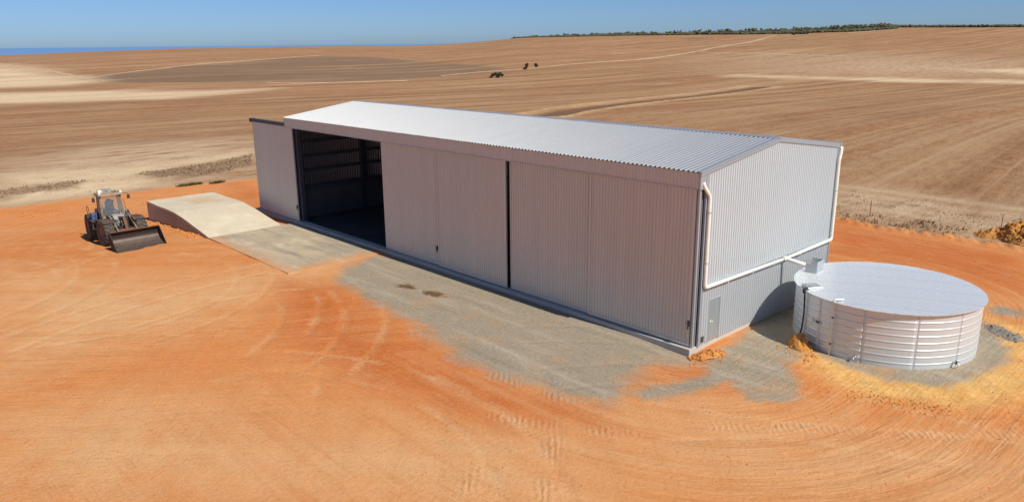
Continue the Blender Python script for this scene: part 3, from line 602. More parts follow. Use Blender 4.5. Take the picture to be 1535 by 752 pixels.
# ------------------------------------------------------------------ loading ramp and apron
RX0, RX1, RX2, RY0, RY1 = -50.5, -44.0, -37.4, -7.1, -1.35
ramp = empty('loading_ramp', (-44, -4.2, -.3), 'pale concrete loading ramp sloping down from a flat top beside the loader', 'ramp')
def rpt(x):
    if x < RX1: return .76 + .0 * x
    t = (x - RX1) / (RX2 - RX1); t2 = t + .06 * math.sin(math.pi * min(1, t * 1.0)) * (0 if t > 1 else -1)
    return .76 - (.76 + .15) * t2
xs = np.r_[np.linspace(RX0, RX1 - .5, 8), np.linspace(RX1 - .4, RX1 + .8, 6), np.linspace(RX1 + 1.2, RX2, 9)]
mb = MB(); vs = []; NYY = 7
for x in xs:
    for j in range(NYY):
        y = RY0 + (RY1 - RY0) * j / (NYY - 1); vs.append((x, y, rpt(x) + .015 * math.sin(x * 1.7 + y * 2.1)))
fs = [(i*NYY+j, (i+1)*NYY+j, (i+1)*NYY+j+1, i*NYY+j+1) for i in range(len(xs)-1) for j in range(NYY-1)]
nb = len(vs); lo = [(x, y, rpt(x) - .18) for x in xs for y in (RY0, RY1)]; vs += lo
for i in range(len(xs) - 1):
    fs.append((i*NYY, nb+2*i, nb+2*i+2, (i+1)*NYY)); fs.append((i*NYY+NYY-1, (i+1)*NYY+NYY-1, nb+2*i+3, nb+2*i+1))
fs.append((*range(NYY-1, -1, -1), nb, nb+1)); e = len(xs) - 1
fs.append((*[e*NYY+j for j in range(NYY)], nb+2*e+1, nb+2*e))
rebase(mb.add(vs, fs).build('ramp_deck', M_conc), ramp)
def side(y0, y1):
    mb = MB(); pr = [(x, rpt(x) - .02) for x in xs[:-2]] + [(xs[-3], -1.9), (RX0, -1.9)]
    mb.prism([(a, b) for a, b in pr], Matrix(((1,0,0,0),(0,1,0,0),(0,0,1,0),(0,0,0,1))), y0, y1); return mb
rebase(side(RY0 + .004, RY0 + .25).build('retaining_wall', M_panel), ramp); rebase(side(RY1 - .25, RY1 - .004).build('retaining_wall', M_panel), ramp)
rebase(MB().box((RX0 + .004, RY0 + .26, -1.9), (RX0 + .25, RY1 - .26, .7)).build('retaining_wall', M_panel), ramp)
mb = MB(); nX, nY = 26, 12; vs = []; 
for i in range(nX + 1):
    for j in range(nY + 1):
        x = RX2 + .004 + (-24.75 - RX2) * i / nX; y0 = RY0 - .12 * (i / nX); y1 = -.125
        if x < -37.6: y1 = RY1
        y = y0 + (y1 - y0) * j / nY; vs.append((x, y, -.155 + .008 * math.sin(x * .9) * math.sin(y) + .04 * (i / nX) * 0))
fs = [(i*(nY+1)+j, (i+1)*(nY+1)+j, (i+1)*(nY+1)+j+1, i*(nY+1)+j+1) for i in range(nX) for j in range(nY)]
n0 = len(vs); ring = [i*(nY+1) for i in range(nX+1)] + [nX*(nY+1)+j for j in range(1, nY+1)] + [i*(nY+1)+nY for i in range(nX-1, -1, -1)] + [j for j in range(nY-1, 0, -1)]
vs += [(vs[k][0], vs[k][1], -.5) for k in ring]
for a in range(len(ring)): b = (a + 1) % len(ring); fs.append((ring[a], n0 + a, n0 + b, ring[b]))
ap = mb.add(vs, fs).build('concrete_apron', M_apron); tag(ap, kind='structure')

# ------------------------------------------------------------------ rainwater tank
M_troof = metal('zincalume_tank_roof', (.80, .835, .84), .48, .28, .012, .07)
TX, TY, TR, TB, TT = 5.07, 8.32, 3.98, -.24, 2.28
tank = empty('water_tank', (TX, TY, -.2), 'low round galvanised rainwater tank with ringed wall beside the shed end', 'water tank')
NP = 12; nb_ = 8; ph = (TT - TB) / nb_
prof = []
for k in range(nb_):
    z = TB + k * ph
    prof += [(0, z + .0), (0, z + .008), (0, z + ph - .083), (0, z + ph - .075), (.009, z + ph - .066), (.016, z + ph - .052), (.018, z + ph - .036), (.016, z + ph - .020), (.009, z + ph - .006)]
prof.append((0, TT))
for p in range(NP):
    mb = MB(); vs = []; a0 = 2*math.pi*p/NP + .17; seg = 14; ov = .012 * (p % 2)
    for i in range(seg + 1):
        a = a0 + (2*math.pi/NP + (.012)) * i / seg; d = .003 * (p % 2)
        for h, z in prof: vs.append((TX + (TR + h + d) * math.cos(a), TY + (TR + h + d) * math.sin(a), z))
        for h, z in (prof[-1], prof[0]): vs.append((TX + (TR + h + d - .03) * math.cos(a), TY + (TR + h + d - .03) * math.sin(a), z))
    m_ = len(prof) + 2
    fs = [(i*m_+j, (i+1)*m_+j, (i+1)*m_+(j+1) % m_, i*m_+(j+1) % m_) for i in range(seg) for j in range(m_)]
    fs += [tuple(range(m_)), tuple(range((seg+1)*m_-1, seg*m_-1, -1))]
    mb.add(vs, fs, True); rebase(mb.build('wall_panel', M_tank), tank)
mb = MB()
for p in range(NP):
    a = 2*math.pi*p/NP + .176
    for side_ in (-1, 1):
        for k in range(nb_ * 3):
            z = TB + .05 + (k + .3) * ph / 3
            if (z - TB) % ph > ph - .09: continue
            M = Matrix.Translation((TX, TY, z)) @ Matrix.Rotation(a + side_ * .011, 4, 'Z')
            mb.box((TR + .0, -.007, -.007), (TR + .008, .007, .007), M)
b_ = mb.build('seam_bolt', M_tank); rebase(b_, tank); b_['kind'] = 'stuff'
# roof: parallel ribbed sheets cut to the circle
RA = math.radians(27); RO = TR + .14; mb = MB()
ca, sa = math.cos(RA), math.sin(RA); NV = 9
def rz_(u, w): return TT + .05 + .10 * (1 - (u*u + w*w) / RO**2)
us = [-RO + .001 + (2*RO - .002) * k / 11 for k in range(12)]
for si, (ua, ub) in enumerate(zip(us, us[1:])):
    pr = rib_profile(ua, ub + (.015 if si < 10 else 0), .19, .06, .03, .009); up_ = .004 * (si % 2); vs = []; fs = []
    if ub - ua > 0: pr = sorted(set(pr + [(ua + (ub - ua) * q / 12, 0.0) for q in range(1, 12) if si in (0, 10)]))
    for u, h in pr:
        w = math.sqrt(max(0, RO*RO - u*u))
        for dz in (h + up_, h + up_ - .025):
            for k in range(NV):
                ww = -w + 2*w*k/(NV-1); vs.append((TX + ww*ca - u*sa, TY + ww*sa + u*ca, rz_(u, ww) + dz))
    m_ = 2*NV
    for i in range(len(pr)-1):
        for k in range(NV-1):
            fs += [(i*m_+k, i*m_+k+1, (i+1)*m_+k+1, (i+1)*m_+k), (i*m_+NV+k, (i+1)*m_+NV+k, (i+1)*m_+NV+k+1, i*m_+NV+k+1)]
        fs += [(i*m_, (i+1)*m_, (i+1)*m_+NV, i*m_+NV), (i*m_+NV-1, i*m_+m_-1, (i+1)*m_+m_-1, (i+1)*m_+NV-1)]
    rebase(MB().add(vs, fs).build('tank_roof_sheet', M_troof), tank)
mb = MB().lathe([(TR - .03, TT - .02), (TR + .03, TT - .02), (TR + .045, TT + .045), (TR - .03, TT + .05)], Matrix.Translation((TX, TY, 0)), 96)
rebase(mb.build('roof_ring', M_flash), tank)
# inlet strainer box, open at the top towards the pipe
mb = MB(); bx0, bx1, by0, by1, z0, z1 = 1.32, 1.92, 7.72, 8.40, TT + .05, TT + .68; t = .012
mb.box((bx0, by0, z0), (bx1, by0 + t, z1)); mb.box((bx0, by1 - t, z0), (bx1, by1, z1)); mb.box((bx1 - t, by0 + t, z0), (bx1, by1 - t, z1)); mb.box((bx0, by0 + t, z0), (bx0 + t, by1 - t, z0 + .16)); mb.box((bx0 + t, by0 + t, z0), (bx1 - t, by1 - t, z0 + .02))
ib = mb.build('inlet_box', M_galv); rebase(ib, tank)
f = MB().box((bx0 + .03, by0 - .012, z1 - .17), (bx0 + .26, by0 - .001, z1 - .04)).build('box_label', M_pvc); f.parent = ib
f = MB().box((bx0 - .04, by0 - .03, z0 + .012), (bx1 + .16, by1 + .03, z0 + .034)).build('box_flange', M_galv); f.parent = ib
# access hatch
Mh = Matrix.Translation((2.82, 5.42, TT + .07)) @ Matrix.Rotation(math.radians(-38), 4, 'Z')
hb = MB().cbox((-.33, -.33, 0), (.33, .33, .10), .012, Mh).build('access_hatch', M_galv); rebase(hb, tank)
f = MB().cbox((-.36, -.36, .102), (.36, .36, .14), .012, Mh).tube([Mh @ Vector((-.1, -.28, .14)), Mh @ Vector((-.1, -.28, .18)), Mh @ Vector((.1, -.28, .18)), Mh @ Vector((.1, -.28, .14))], .012, 6).build('hatch_lid', M_galv); f.parent = hb
# black hose over the rim
def rim(a, r, z): return Vector((TX + r * math.cos(a), TY + r * math.sin(a), z))
ah = math.atan2(4.95 - TY, 2.72 - TX)
pts = [rim(ah, TR - .35, TT + .12), rim(ah, TR - .1, TT + .22), rim(ah, TR + .16, TT + .12), rim(ah + .005, TR + .12, TT - .25), rim(ah + .012, TR + .10, 1.2), rim(ah + .005, TR + .12, .5), rim(ah + .0, TR + .22, -.02), rim(ah + .02, TR + .42, -.22)]
hs = MB().tube(bend(pts, .1, 3), .04, 8).build('overflow_hose', M_black); rebase(hs, tank)
f = MB().lathe([(.06, -.1), (.085, -.05), (.085, .06), (.06, .1)], Matrix.Translation(rim(ah, TR + .15, TT + .02)), 10).build('hose_elbow', M_black); f.parent = hs
# white level pipe with an elbow
ap_ = math.atan2(4.36 - TY, 4.44 - TX)
pts = [rim(ap_ + .06, TR - .25, TT + .17), rim(ap_, TR + .11, TT + .17), rim(ap_, TR + .11, -.2)]
lp = MB().tube(bend(pts, .06, 3), .034, 8).build('level_pipe', M_pvc); rebase(lp, tank)
f = MB().lathe([(.048, -.04), (.048, .04)], Matrix.Translation(rim(ap_, TR + .11, .35)), 8).lathe([(.048, -.04), (.048, .04)], Matrix.Translation(rim(ap_, TR + .11, 1.6)), 8).build('pipe_clip', M_steel); f.parent = lp
# data plate
al = math.atan2(4.62 - TY, 3.55 - TX)
Mp = Matrix.Translation((TX, TY, 1.10)) @ Matrix.Rotation(al, 4, 'Z')
pl = MB().box((TR + .008, -.28, -.085), (TR + .018, .28, .085), Mp).build('data_plate', M_galv); rebase(pl, tank)
f = MB().box((TR + .0185, -.2, -.06), (TR + .021, -.17, .06), Mp).box((TR + .0185, -.04, -.055), (TR + .021, .2, .055), Mp).build('plate_print', M_steel); f.parent = pl
# draw-off taps
def tap(x, y, s=1.0):
    a = math.atan2(y - TY, x - TX); M = Matrix.Translation((TX, TY, .05)) @ Matrix.Rotation(a, 4, 'Z')
    q = lambda *p: M @ Vector(p)
    o = MB().tube([q(TR - .02, 0, 0), q(TR + .3*s, 0, 0), q(TR + .34*s, 0, -.05), q(TR + .34*s, 0, -.16*s)], .04 * s, 8).lathe([(.075*s, -.03), (.075*s, .03)], M @ Matrix.Translation((TR + .12*s, 0, 0)) @ Matrix.Rotation(math.pi/2, 4, 'Y'), 10).build('outlet_pipe', M_pvc); rebase(o, tank)
    f = MB().lathe([(.05*s, -.05), (.06*s, 0), (.05*s, .05)], M @ Matrix.Translation((TR + .2*s, 0, 0)), 8).tube([q(TR + .2*s, 0, .04), q(TR + .2*s, 0, .12*s)], .016, 6).box((TR + .10*s, -.02, .11*s), (TR + .34*s, .02, .14*s), M).build('valve', M_steel); f.parent = o
tap(8.75, 6.8, .8); tap(5.55, 4.3, .6)

# ------------------------------------------------------------------ wheel loader
def paint(name, base, worn, dust, rough=.55, met=.0, amt=.5):
    n = NT(name); P = n.P(); a = n.noise(P, 3.2, 6, .7); b = n.noise(P, 11, 4, .7)
    c = n.mix(n.ramp(a, .5, .62), base, worn); c = n.mix(n.ramp(b, .45, .75, 0, amt), c, dust)
    return n.out(c, n.ramp(b, .3, .7, rough - .1, rough + .2), met, n.bump(b, .25, .01))
DUST = (.36, .19, .09)
M_cream = paint('cream_paint', (.32, .26, .175), (.16, .12, .085), DUST, .6, 0, .6)
M_whiteb = paint('white_paint_dirty', (.30, .285, .26), (.09, .085, .085), DUST, .6, 0, .6)
M_blue = paint('faded_blue_paint', (.03, .07, .20), (.10, .12, .16), DUST, .5, 0, .35)
M_rust = paint('rusty_steel', (.17, .07, .032), (.075, .045, .035), (.30, .15, .075), .75)
M_fend = paint('fender_brown_black', (.06, .05, .045), (.16, .085, .05), (.30, .17, .09), .6, .1, .6)
M_frame = paint('dark_greasy_steel', (.045, .042, .045), (.10, .08, .07), (.24, .14, .08), .55, .3, .5)
M_arm = paint('dark_arm_paint', (.05, .05, .058), (.11, .09, .075), (.27, .17, .10), .5, .2, .5)
M_armedge = paint('arm_edge_worn', (.22, .16, .11), (.15, .11, .08), DUST, .6, .2)
M_buckd = paint('bucket_dark_steel', (.028, .019, .016), (.05, .03, .022), (.10, .05, .03), .7, .2, .4)
M_buckl = paint('bucket_worn_steel', (.115, .085, .07), (.07, .055, .048), (.26, .16, .10), .5, .4, .6)
M_tyre = paint('dusty_tyre_rubber', (.05, .046, .04), (.10, .085, .065), (.25, .16, .09), .85, 0, .75)
M_rim = paint('rim_dusty_paint', (.24, .15, .10), (.13, .08, .06), DUST, .7)
n = NT('cab_glass'); n.b.inputs['Transmission Weight'].default_value = .92; n.b.inputs['IOR'].default_value = 1.15
M_glass = n.out((.85, .88, .86), .04)
n = NT('lamp_lens'); M_lens = n.out((.75, .74, .68), .15)
lx, ly = -43.24, -11.87
loader = empty('wheel_loader', (lx, ly, gz(lx, ly) + .0), 'old dusty wheel loader with cream cab and dark bucket lowered on the dirt', 'wheel loader', None, math.radians(0.0))
pitch_ = math.atan2(gz(lx + 2, ly) - gz(lx - 2, ly), 4); loader.rotation_euler = (0, -pitch_, math.radians(-5))
MF = Matrix.Rotation(math.radians(9.0), 4, 'Z')      # front frame, steered a little to its left
ID = Matrix.Identity(4)
def lp_(mb, name, mt, par=None): o = mb.build(name, mt); o.parent = par or loader; return o
def tf(mb, M): mb.v = [tuple(M @ Vector(v)) for v in mb.v]; return mb
# wheels
RW, WW = .95, .72
def tyre_mb():
    mb = MB(); h = WW / 2
    mb.lathe([(.46, -h*.72), (.60, -h*.98), (.80, -h), (.885, -h*.9), (.91, -h*.6), (.915, 0), (.91, h*.6), (.885, h*.9), (.80, h), (.60, h*.98), (.46, h*.72), (.46, -h*.72)], None, 40)
    NL = 20
    for k in range(NL):
        for s_ in (-1, 1):
            a0 = 2*math.pi*(k + (.5 if s_ > 0 else 0))/NL
            st = [(0.02, .0, .985), (.5, .09, .985), (.92, .17, .96), (1.04, .2, .84)]
            vs = []
            for w, da, rr in st:
                for e_ in (-.062, .062):
                    a = a0 + da + e_; z = s_ * w * h
                    vs.append((rr*math.cos(a), rr*math.sin(a), z)); vs.append(((rr-.09)*math.cos(a), (rr-.09)*math.sin(a), z * (.96 if w > 1 else 1)))
            fs = []
            for i in range(3):
                b = i*4; fs += [(b, b+4, b+6, b+2), (b, b+1, b+5, b+4), (b+2, b+6, b+7, b+3)]
            fs += [(0, 2, 3, 1), (12, 13, 15, 14)]
            mb.add(vs, fs)
    return mb
def rim_mb():
    h = WW / 2; mb = MB().lathe([(.02, h*.42), (.12, h*.42), (.14, h*.30), (.30, h*.22), (.40, h*.55), (.47, h*.80), (.49, h*.78), (.45, h*.4), (.45, -h*.7), (.02, -h*.5)], None, 28)
    for k in range(10):
        a = 2*math.pi*k/10; mb.lathe([(.0, .03), (.022, .03), (.026, 0)], Matrix.Translation((.22*math.cos(a), .22*math.sin(a), h*.27)), 6)
    return mb
t_me = tyre_mb().mesh('tyre'); t_me.materials.append(M_tyre); r_me = rim_mb().mesh('rim'); r_me.materials.append(M_rim)
hub_me = MB().lathe([(.0, .14), (.10, .14), (.11, -.25), (.0, -.25)], None, 16).mesh('wheel_hub'); hub_me.materials.append(M_frame)
for M, ax in ((MF, 1.72), (ID, -1.72)):
    for s_ in (-1, 1):
        w = bpy.data.objects.new('wheel', hub_me); COL.objects.link(w); w.parent = loader
        Mw = M @ Matrix.Translation((ax, s_ * 1.14, RW)) @ Matrix.Rotation(-s_ * math.pi / 2, 4, 'X')
        w.matrix_local = Mw @ Matrix.Rotation(random.uniform(0, .3), 4, 'Z')
        for nm, me_ in (('tyre', t_me), ('rim', r_me)):
            q = bpy.data.objects.new(nm, me_); COL.objects.link(q); q.parent = w
# axles and frames
lp_(tf(MB().tube([(1.72, -.95, RW), (1.72, .95, RW)], .16, 10).cbox((1.45, -.25, .65), (2.0, .25, 1.15), .06), MF), 'front_axle', M_frame)
lp_(MB().tube([(-1.72, -.95, RW), (-1.72, .95, RW)], .16, 10).cbox((-2.0, -.25, .65), (-1.45, .25, 1.15), .06), 'rear_axle', M_frame)
lp_(tf(MB().cbox((.15, -.42, .72), (2.1, .42, 1.3), .05).cbox((.75, -.60, .8), (1.55, -.42, 1.95), .06).cbox((.75, .42, .8), (1.55, .60, 1.95), .06), MF), 'front_frame', M_frame)
lp_(MB().cbox((-3.05, -.52, .78), (-.1, .52, 1.36), .05).tube([(.05, 0, .6), (.05, 0, 1.45)], .11, 10), 'rear_frame', M_frame)
lp_(MB().cbox((-3.42, -1.25, .70), (-2.95, 1.25, 1.52), .08).cbox((-3.0, -1.2, 1.2), (-2.7, -.75, 1.5), .04).cbox((-3.0, .75, 1.2), (-2.7, 1.2, 1.5), .04), 'counterweight', M_frame)
# engine hood
hood = lp_(MB().cbox((-3.2, -.62, 1.36), (-.95, .62, 2.18), .09), 'engine_hood', M_whiteb)
lp_(MB().cbox((-2.9, -.66, 1.5), (-1.2, -.615, 2.02), .02), 'side_panel', M_blue, hood); lp_(MB().cbox((-2.9, .615, 1.5), (-1.2, .66, 2.02), .02), 'side_panel', M_blue, hood)
mb = MB()
for k in range(7): mb.box((-3.235, -.5, 1.45 + k*.09), (-3.19, .5, 1.50 + k*.09))
lp_(mb, 'grille', M_frame, hood)
lp_(MB().tube([(-1.55, -.42, 2.15), (-1.55, -.42, 3.28), (-1.62, -.42, 3.42), (-1.74, -.42, 3.50)], .075, 10).tube([(-1.55, -.42, 2.2), (-1.55, -.42, 2.85)], .12, 10), 'exhaust_pipe', M_black)
lp_(MB().tube([(-1.5, .38, 2.15), (-1.5, .38, 2.75)], .10, 10).lathe([(.0, .18), (.17, .14), (.17, 0), (.0, 0)], Matrix.Translation((-1.5, .38, 2.72)), 14), 'air_cleaner', M_frame)
# platforms and fenders
for s_ in (-1, 1):
    y0, y1 = (-1.48, -.64) if s_ < 0 else (.64, 1.48)
    ring = [(-1.72 + 1.04*math.cos(a), RW + .02 + 1.02*math.sin(a)) for a in np.linspace(math.radians(22), math.radians(165), 9)]
    mb = MB(); vs = []
    for x, z in ring: vs += [(x, y0, z), (x, y1, z)]
    for x, z in ring: vs += [(x - (x + 1.72)*.035, y0, z - .035), (x - (x + 1.72)*.035, y1, z - .035)]
    n_ = len(ring); fs = []
    for i in range(n_ - 1): a = 2*i; c = 2*n_ + a; fs += [(a, a+1, a+3, a+2), (c, c+2, c+3, c+1), (a, a+2, c+2, c), (a+1, c+1, c+3, a+3)]
    fs += [(0, 2*n_, 2*n_+1, 1), (2*n_-2, 2*n_-1, 4*n_-1, 4*n_-2)]
    lp_(mb.add(vs, fs), 'rear_fender', M_frame)
    lp_(MB().cbox((-1.0, y0 + .02, 1.62), (.42, y1 - .02, 1.69), .015).cbox((-.15, y0 + .08, .62), (.32, y0 + .34, .67), .01).cbox((-.15, y0 + .06, 1.05), (.32, y0 + .34, 1.10), .01).box((-.15, y0 + .06, .62), (-.12, y0 + .12, 1.63)).box((.29, y0 + .06, .62), (.32, y0 + .12, 1.63)), 'step_platform', M_frame)
    mb = MB().cbox((.95, y0 + .0, 1.84), (2.05, y1 - .02, 1.89), .015); mb.add([(2.05, y0, 1.84), (2.05, y1 - .02, 1.84), (2.42, y1 - .02, 1.70), (2.42, y0, 1.70), (2.05, y0, 1.89), (2.05, y1 - .02, 1.89), (2.42, y1 - .02, 1.75), (2.42, y0, 1.75)], [(0,1,2,3),(4,7,6,5),(0,4,5,1),(1,5,6,2),(2,6,7,3),(3,7,4,0)])
    mb.add([(.95, y0, 1.84), (.95, y1 - .02, 1.84), (.62, y1 - .02, 1.5), (.62, y0, 1.5), (.95, y0, 1.89), (.95, y1 - .02, 1.89), (.58, y1 - .02, 1.53), (.58, y0, 1.53)], [(0,1,2,3),(4,7,6,5),(0,4,5,1),(1,5,6,2),(2,6,7,3),(3,7,4,0)])
    lp_(tf(mb, MF), 'front_fender', M_fend)
    hr = MB().tube(bend([(-2.95, s_*1.15, 1.5), (-2.95, s_*1.15, 2.45), (-2.2, s_*1.15, 2.45), (-2.2, s_*1.15, 1.75)], .12, 3), .024, 6)
    lp_(hr, 'handrail', M_rust)
lp_(MB().cbox((-.98, -1.30, 1.692), (-.50, -.84, 2.16), .05).lathe([(.05, 0), (.05, .06), (.0, .06)], Matrix.Translation((-.74, -1.07, 2.16)), 8), 'fuel_drum', M_blue)
lp_(MB().cbox((-1.6, .80, 1.9), (-1.1, 1.3, 2.2), .03), 'battery_box', M_cream)
# cab
cz0, cz1 = 1.70, 3.48
cab = lp_(MB().cbox((-.92, -.78, 1.40), (.62, .78, 1.98), .05), 'cab', M_cream)
def post(a, b, w=.045):
    return MB().tube([a, b], w, 4, True, False)
F = {'fl': ((.66, .74, 1.95), (.42, .68, cz1)), 'fr': ((.66, -.74, 1.95), (.42, -.68, cz1)), 'bl': ((-.88, .74, 1.95), (-.80, .68, cz1)), 'br': ((-.88, -.74, 1.95), (-.80, -.68, cz1)), 'ml': ((-.12, .76, 1.95), (-.14, .70, cz1)), 'mr': ((-.12, -.76, 1.95), (-.14, -.70, cz1))}
for k, (a, b) in F.items(): lp_(post(a, b, .06 if k[0] == 'f' else .05), 'cab_pillar', M_cream, cab)
def pane(a, b, c, d, name, off):
    a, b, c, d = map(Vector, (a, b, c, d)); nn = (b - a).cross(d - a).normalized() * .012
    mb = MB().add([a, b, c, d, a + nn, b + nn, c + nn, d + nn], [(0,3,2,1),(4,5,6,7),(0,1,5,4),(1,2,6,5),(2,3,7,6),(3,0,4,7)]); return lp_(mb, name, M_glass, cab)
pane((.66, -.68, 1.99), (.66, .68, 1.99), (.43, .62, cz1 - .06), (.43, -.62, cz1 - .06), 'windscreen', 0)
for s_ in (-1, 1):
    pane((.58, s_*.755, 1.99), (-.06, s_*.765, 1.99), (-.08, s_*.705, cz1 - .06), (.38, s_*.695, cz1 - .06), 'side_window', 0)
    pane((-.18, s_*.765, 1.99), (-.82, s_*.755, 1.99), (-.75, s_*.695, cz1 - .06), (-.20, s_*.705, cz1 - .06), 'side_window', 0)
pane((-.885, .68, 2.1), (-.885, -.68, 2.1), (-.80, -.62, cz1 - .06), (-.80, .62, cz1 - .06), 'rear_window', 0)
lp_(MB().cbox((-1.0, -.86, cz1), (.66, .86, cz1 + .13), .05), 'cab_roof', M_cream, cab)
lp_(MB().cbox((-.85, -.62, cz1 + .132), (.02, .30, cz1 + .36), .05), 'roof_unit', M_whiteb, cab)
lp_(MB().cbox((-.55, -.28, 1.99), (-.02, .28, 2.25), .06).cbox((-.62, -.27, 2.25), (-.46, .27, 2.95), .05).cbox((-.60, -.14, 2.96), (-.50, .14, 3.12), .03), 'seat', M_blue, cab)
lp_(MB().tube([(.32, 0, 1.98), (.14, 0, 2.42)], .035, 8).lathe([(.17, -.015), (.20, 0), (.17, .015)], Matrix.Translation((.12, 0, 2.45)) @ Matrix.Rotation(math.radians(-22), 4, 'Y'), 16).cbox((.34, -.5, 1.98), (.55, .5, 2.2), .04), 'steering_console', M_black, cab)
for s_ in (-.62, .62):
    lp_(MB().lathe([(.0, .05), (.085, .045), (.10, 0), (.06, -.09), (.0, -.1)], Matrix.Translation((.60, s_*1.15, cz1 + .20)) @ Matrix.Rotation(math.pi/2, 4, 'Y'), 12), 'work_light', M_lens, cab)
lp_(MB().lathe([(.0, .07), (.14, .06), (.16, 0), (.10, -.1), (.0, -.12)], Matrix.Translation((.02, -.58, cz1 + .27)) @ Matrix.Rotation(math.pi/2, 4, 'Y'), 14), 'work_light', M_lens, cab)
for s_ in (-1, 1):
    lp_(MB().tube([(.5, s_*.84, cz1 + .05), (.72, s_*1.18, cz1 + .05), (.72, s_*1.18, cz1 - .08)], .016, 6).cbox((.68, s_*1.18 - .1, cz1 - .36), (.73, s_*1.18 + .1, cz1 - .06), .012), 'mirror', M_black)
    lp_(MB().tube([(.64, s_*.86, 2.0), (.55, s_*.9, 2.6), (.48, s_*.86, 3.1)], .018, 6), 'grab_rail', M_rust)
lp_(MB().tube([(-.75, -.3, cz1 + .361), (-.75, -.3, cz1 + .38)], .05, 8).lathe([(.05, 0), (.05, .09), (.03, .13), (0, .14)], Matrix.Translation((-.25, .5, cz1 + .131)), 10), 'beacon', M_rust)
# cowl in front of the cab
cw_ = MB(); prf = [(.62, 1.3), (.62, 2.02), (.92, 2.13), (1.30, 2.05), (1.52, 1.82), (1.55, 1.3)]
cw_.prism(prf, Matrix(((1,0,0,0),(0,1,0,0),(0,0,1,0),(0,0,0,1))), -.40, .40)
cowl = lp_(tf(cw_, MF), 'front_cowl', M_whiteb)
lp_(tf(MB().cbox((1.05, .405, 1.6), (1.5, .62, 2.03), .04), MF), 'cowl_panel', M_blue, cowl)
lp_(tf(MB().cbox((.66, -.62, 1.955), (1.1, -.405, 2.06), .03), MF), 'cowl_panel', M_blue, cowl)
# lift arms
pr = [(1.0, 1.96), (1.22, 2.10), (1.55, 2.02), (2.35, 1.45), (3.0, .95), (3.55, .55), (3.62, .40), (3.60, .24), (3.45, .26), (2.9, .58), (2.2, 1.02), (1.5, 1.55), (1.05, 1.78)]
for s_ in (-1, 1):
    y0 = s_ * .66
    a_ = lp_(tf(MB().prism(pr, ID, y0 - .045, y0 + .045), MF), 'lift_arm', M_arm)
    rimp = MB()
    for (xa, za), (xb, zb) in zip(pr[:6], pr[1:7]): rimp.add([(xa, y0 - .06, za + .001), (xa, y0 + .06, za + .001), (xb, y0 + .06, zb + .001), (xb, y0 - .06, zb + .001), (xa, y0 - .06, za + .012), (xa, y0 + .06, za + .012), (xb, y0 + .06, zb + .012), (xb, y0 - .06, zb + .012)], [(0,1,2,3),(4,7,6,5),(0,4,5,1),(1,5,6,2),(2,6,7,3),(3,7,4,0)])
    lp_(tf(rimp, MF), 'arm_edge', M_armedge, a_)
    c_ = lp_(tf(MB().tube([(1.0, s_*.50, 1.02), (1.85, s_*.50, 1.16)], .085, 10), MF), 'lift_cylinder', M_arm)
    lp_(tf(MB().tube([(1.8, s_*.50, 1.15), (2.5, s_*.52, 1.14)], .045, 8).tube([(2.5, s_*.44, 1.14), (2.5, s_*.60, 1.14)], .06, 8), MF), 'piston_rod', M_frame, c_)
lp_(tf(MB().tube([(2.5, -.62, 1.08), (2.5, .62, 1.08)], .12, 12), MF), 'arm_crossbar', M_rust)
lp_(tf(MB().prism([(2.05, 2.0), (2.22, 2.08), (2.42, 1.95), (2.62, 1.45), (2.75, .95), (2.72, .62), (2.55, .55), (2.42, .8), (2.35, 1.3), (2.1, 1.75)], ID, -.10, .10), MF), 'bellcrank', M_rust)
t_ = lp_(tf(MB().tube([(1.15, 0, 1.85), (1.75, 0, 1.93)], .10, 10), MF), 'tilt_cylinder', M_arm); lp_(tf(MB().tube([(1.7, 0, 1.92), (2.2, 0, 1.98)], .05, 8), MF), 'piston_rod', M_galv, t_)
lp_(tf(MB().prism([(2.6, .55), (2.75, .72), (3.6, .78), (3.62, .62)], ID, -.08, .08), MF), 'tilt_link', M_rust)
mb = MB()
for s_, y in ((-1, -.3), (1, .3), (1, .42), (-1, -.42)):
    mb.tube(bend([(1.3, y * .8, 1.75), (1.75, y, 1.75), (2.1, y * .9, 1.35), (2.45, y * .7, 1.25)], .15, 3), .026, 6)
lp_(tf(mb, MF), 'hydraulic_hose', M_black)
# bucket
BW = 1.70; bx = 3.72
ins = [(.24, 1.26), (.10, 1.16), (.02, .98), (.0, .80), (.03, .68)]
fl = [(.03, .68), (.14, .50), (.34, .32), (.62, .17), (.95, .07), (1.26, .012)]
def plate(pr_, y0, y1, t=.045):
    mb = MB(); n_ = len(pr_); off = []
    for i, (x, z) in enumerate(pr_):
        a = pr_[max(i-1, 0)]; b = pr_[min(i+1, n_-1)]; dx, dz = b[0]-a[0], b[1]-a[1]; l = math.hypot(dx, dz); off.append((x + dz/l*t, z - dx/l*t))
    prof_ = [(bx + x, z) for x, z in pr_] + [(bx + x, z) for x, z in off[::-1]]
    return mb.prism(prof_, ID, y0, y1)
bk = lp_(tf(plate(ins, -BW, BW), MF), 'bucket', M_buckd)
lp_(tf(plate(fl, -BW, BW, .03), MF), 'bucket_floor', M_buckl, bk)
sp_ = [(bx + x, z) for x, z in ins + fl[1:]] + [(bx + 1.28, .06), (bx + .40, 1.24)]
for s_ in (-1, 1): lp_(tf(MB().prism(sp_, ID, s_ * BW, s_ * (BW + .045)), MF), 'side_plate', M_buckd, bk)
lp_(tf(MB().box((bx + 1.2, -BW - .05, -.012), (bx + 1.36, BW + .05, .011)), MF), 'cutting_edge', M_buckl, bk)
lp_(tf(MB().box((bx + .22, -BW, 1.262), (bx + .29, BW, 1.32)), MF), 'top_lip', M_rust, bk)

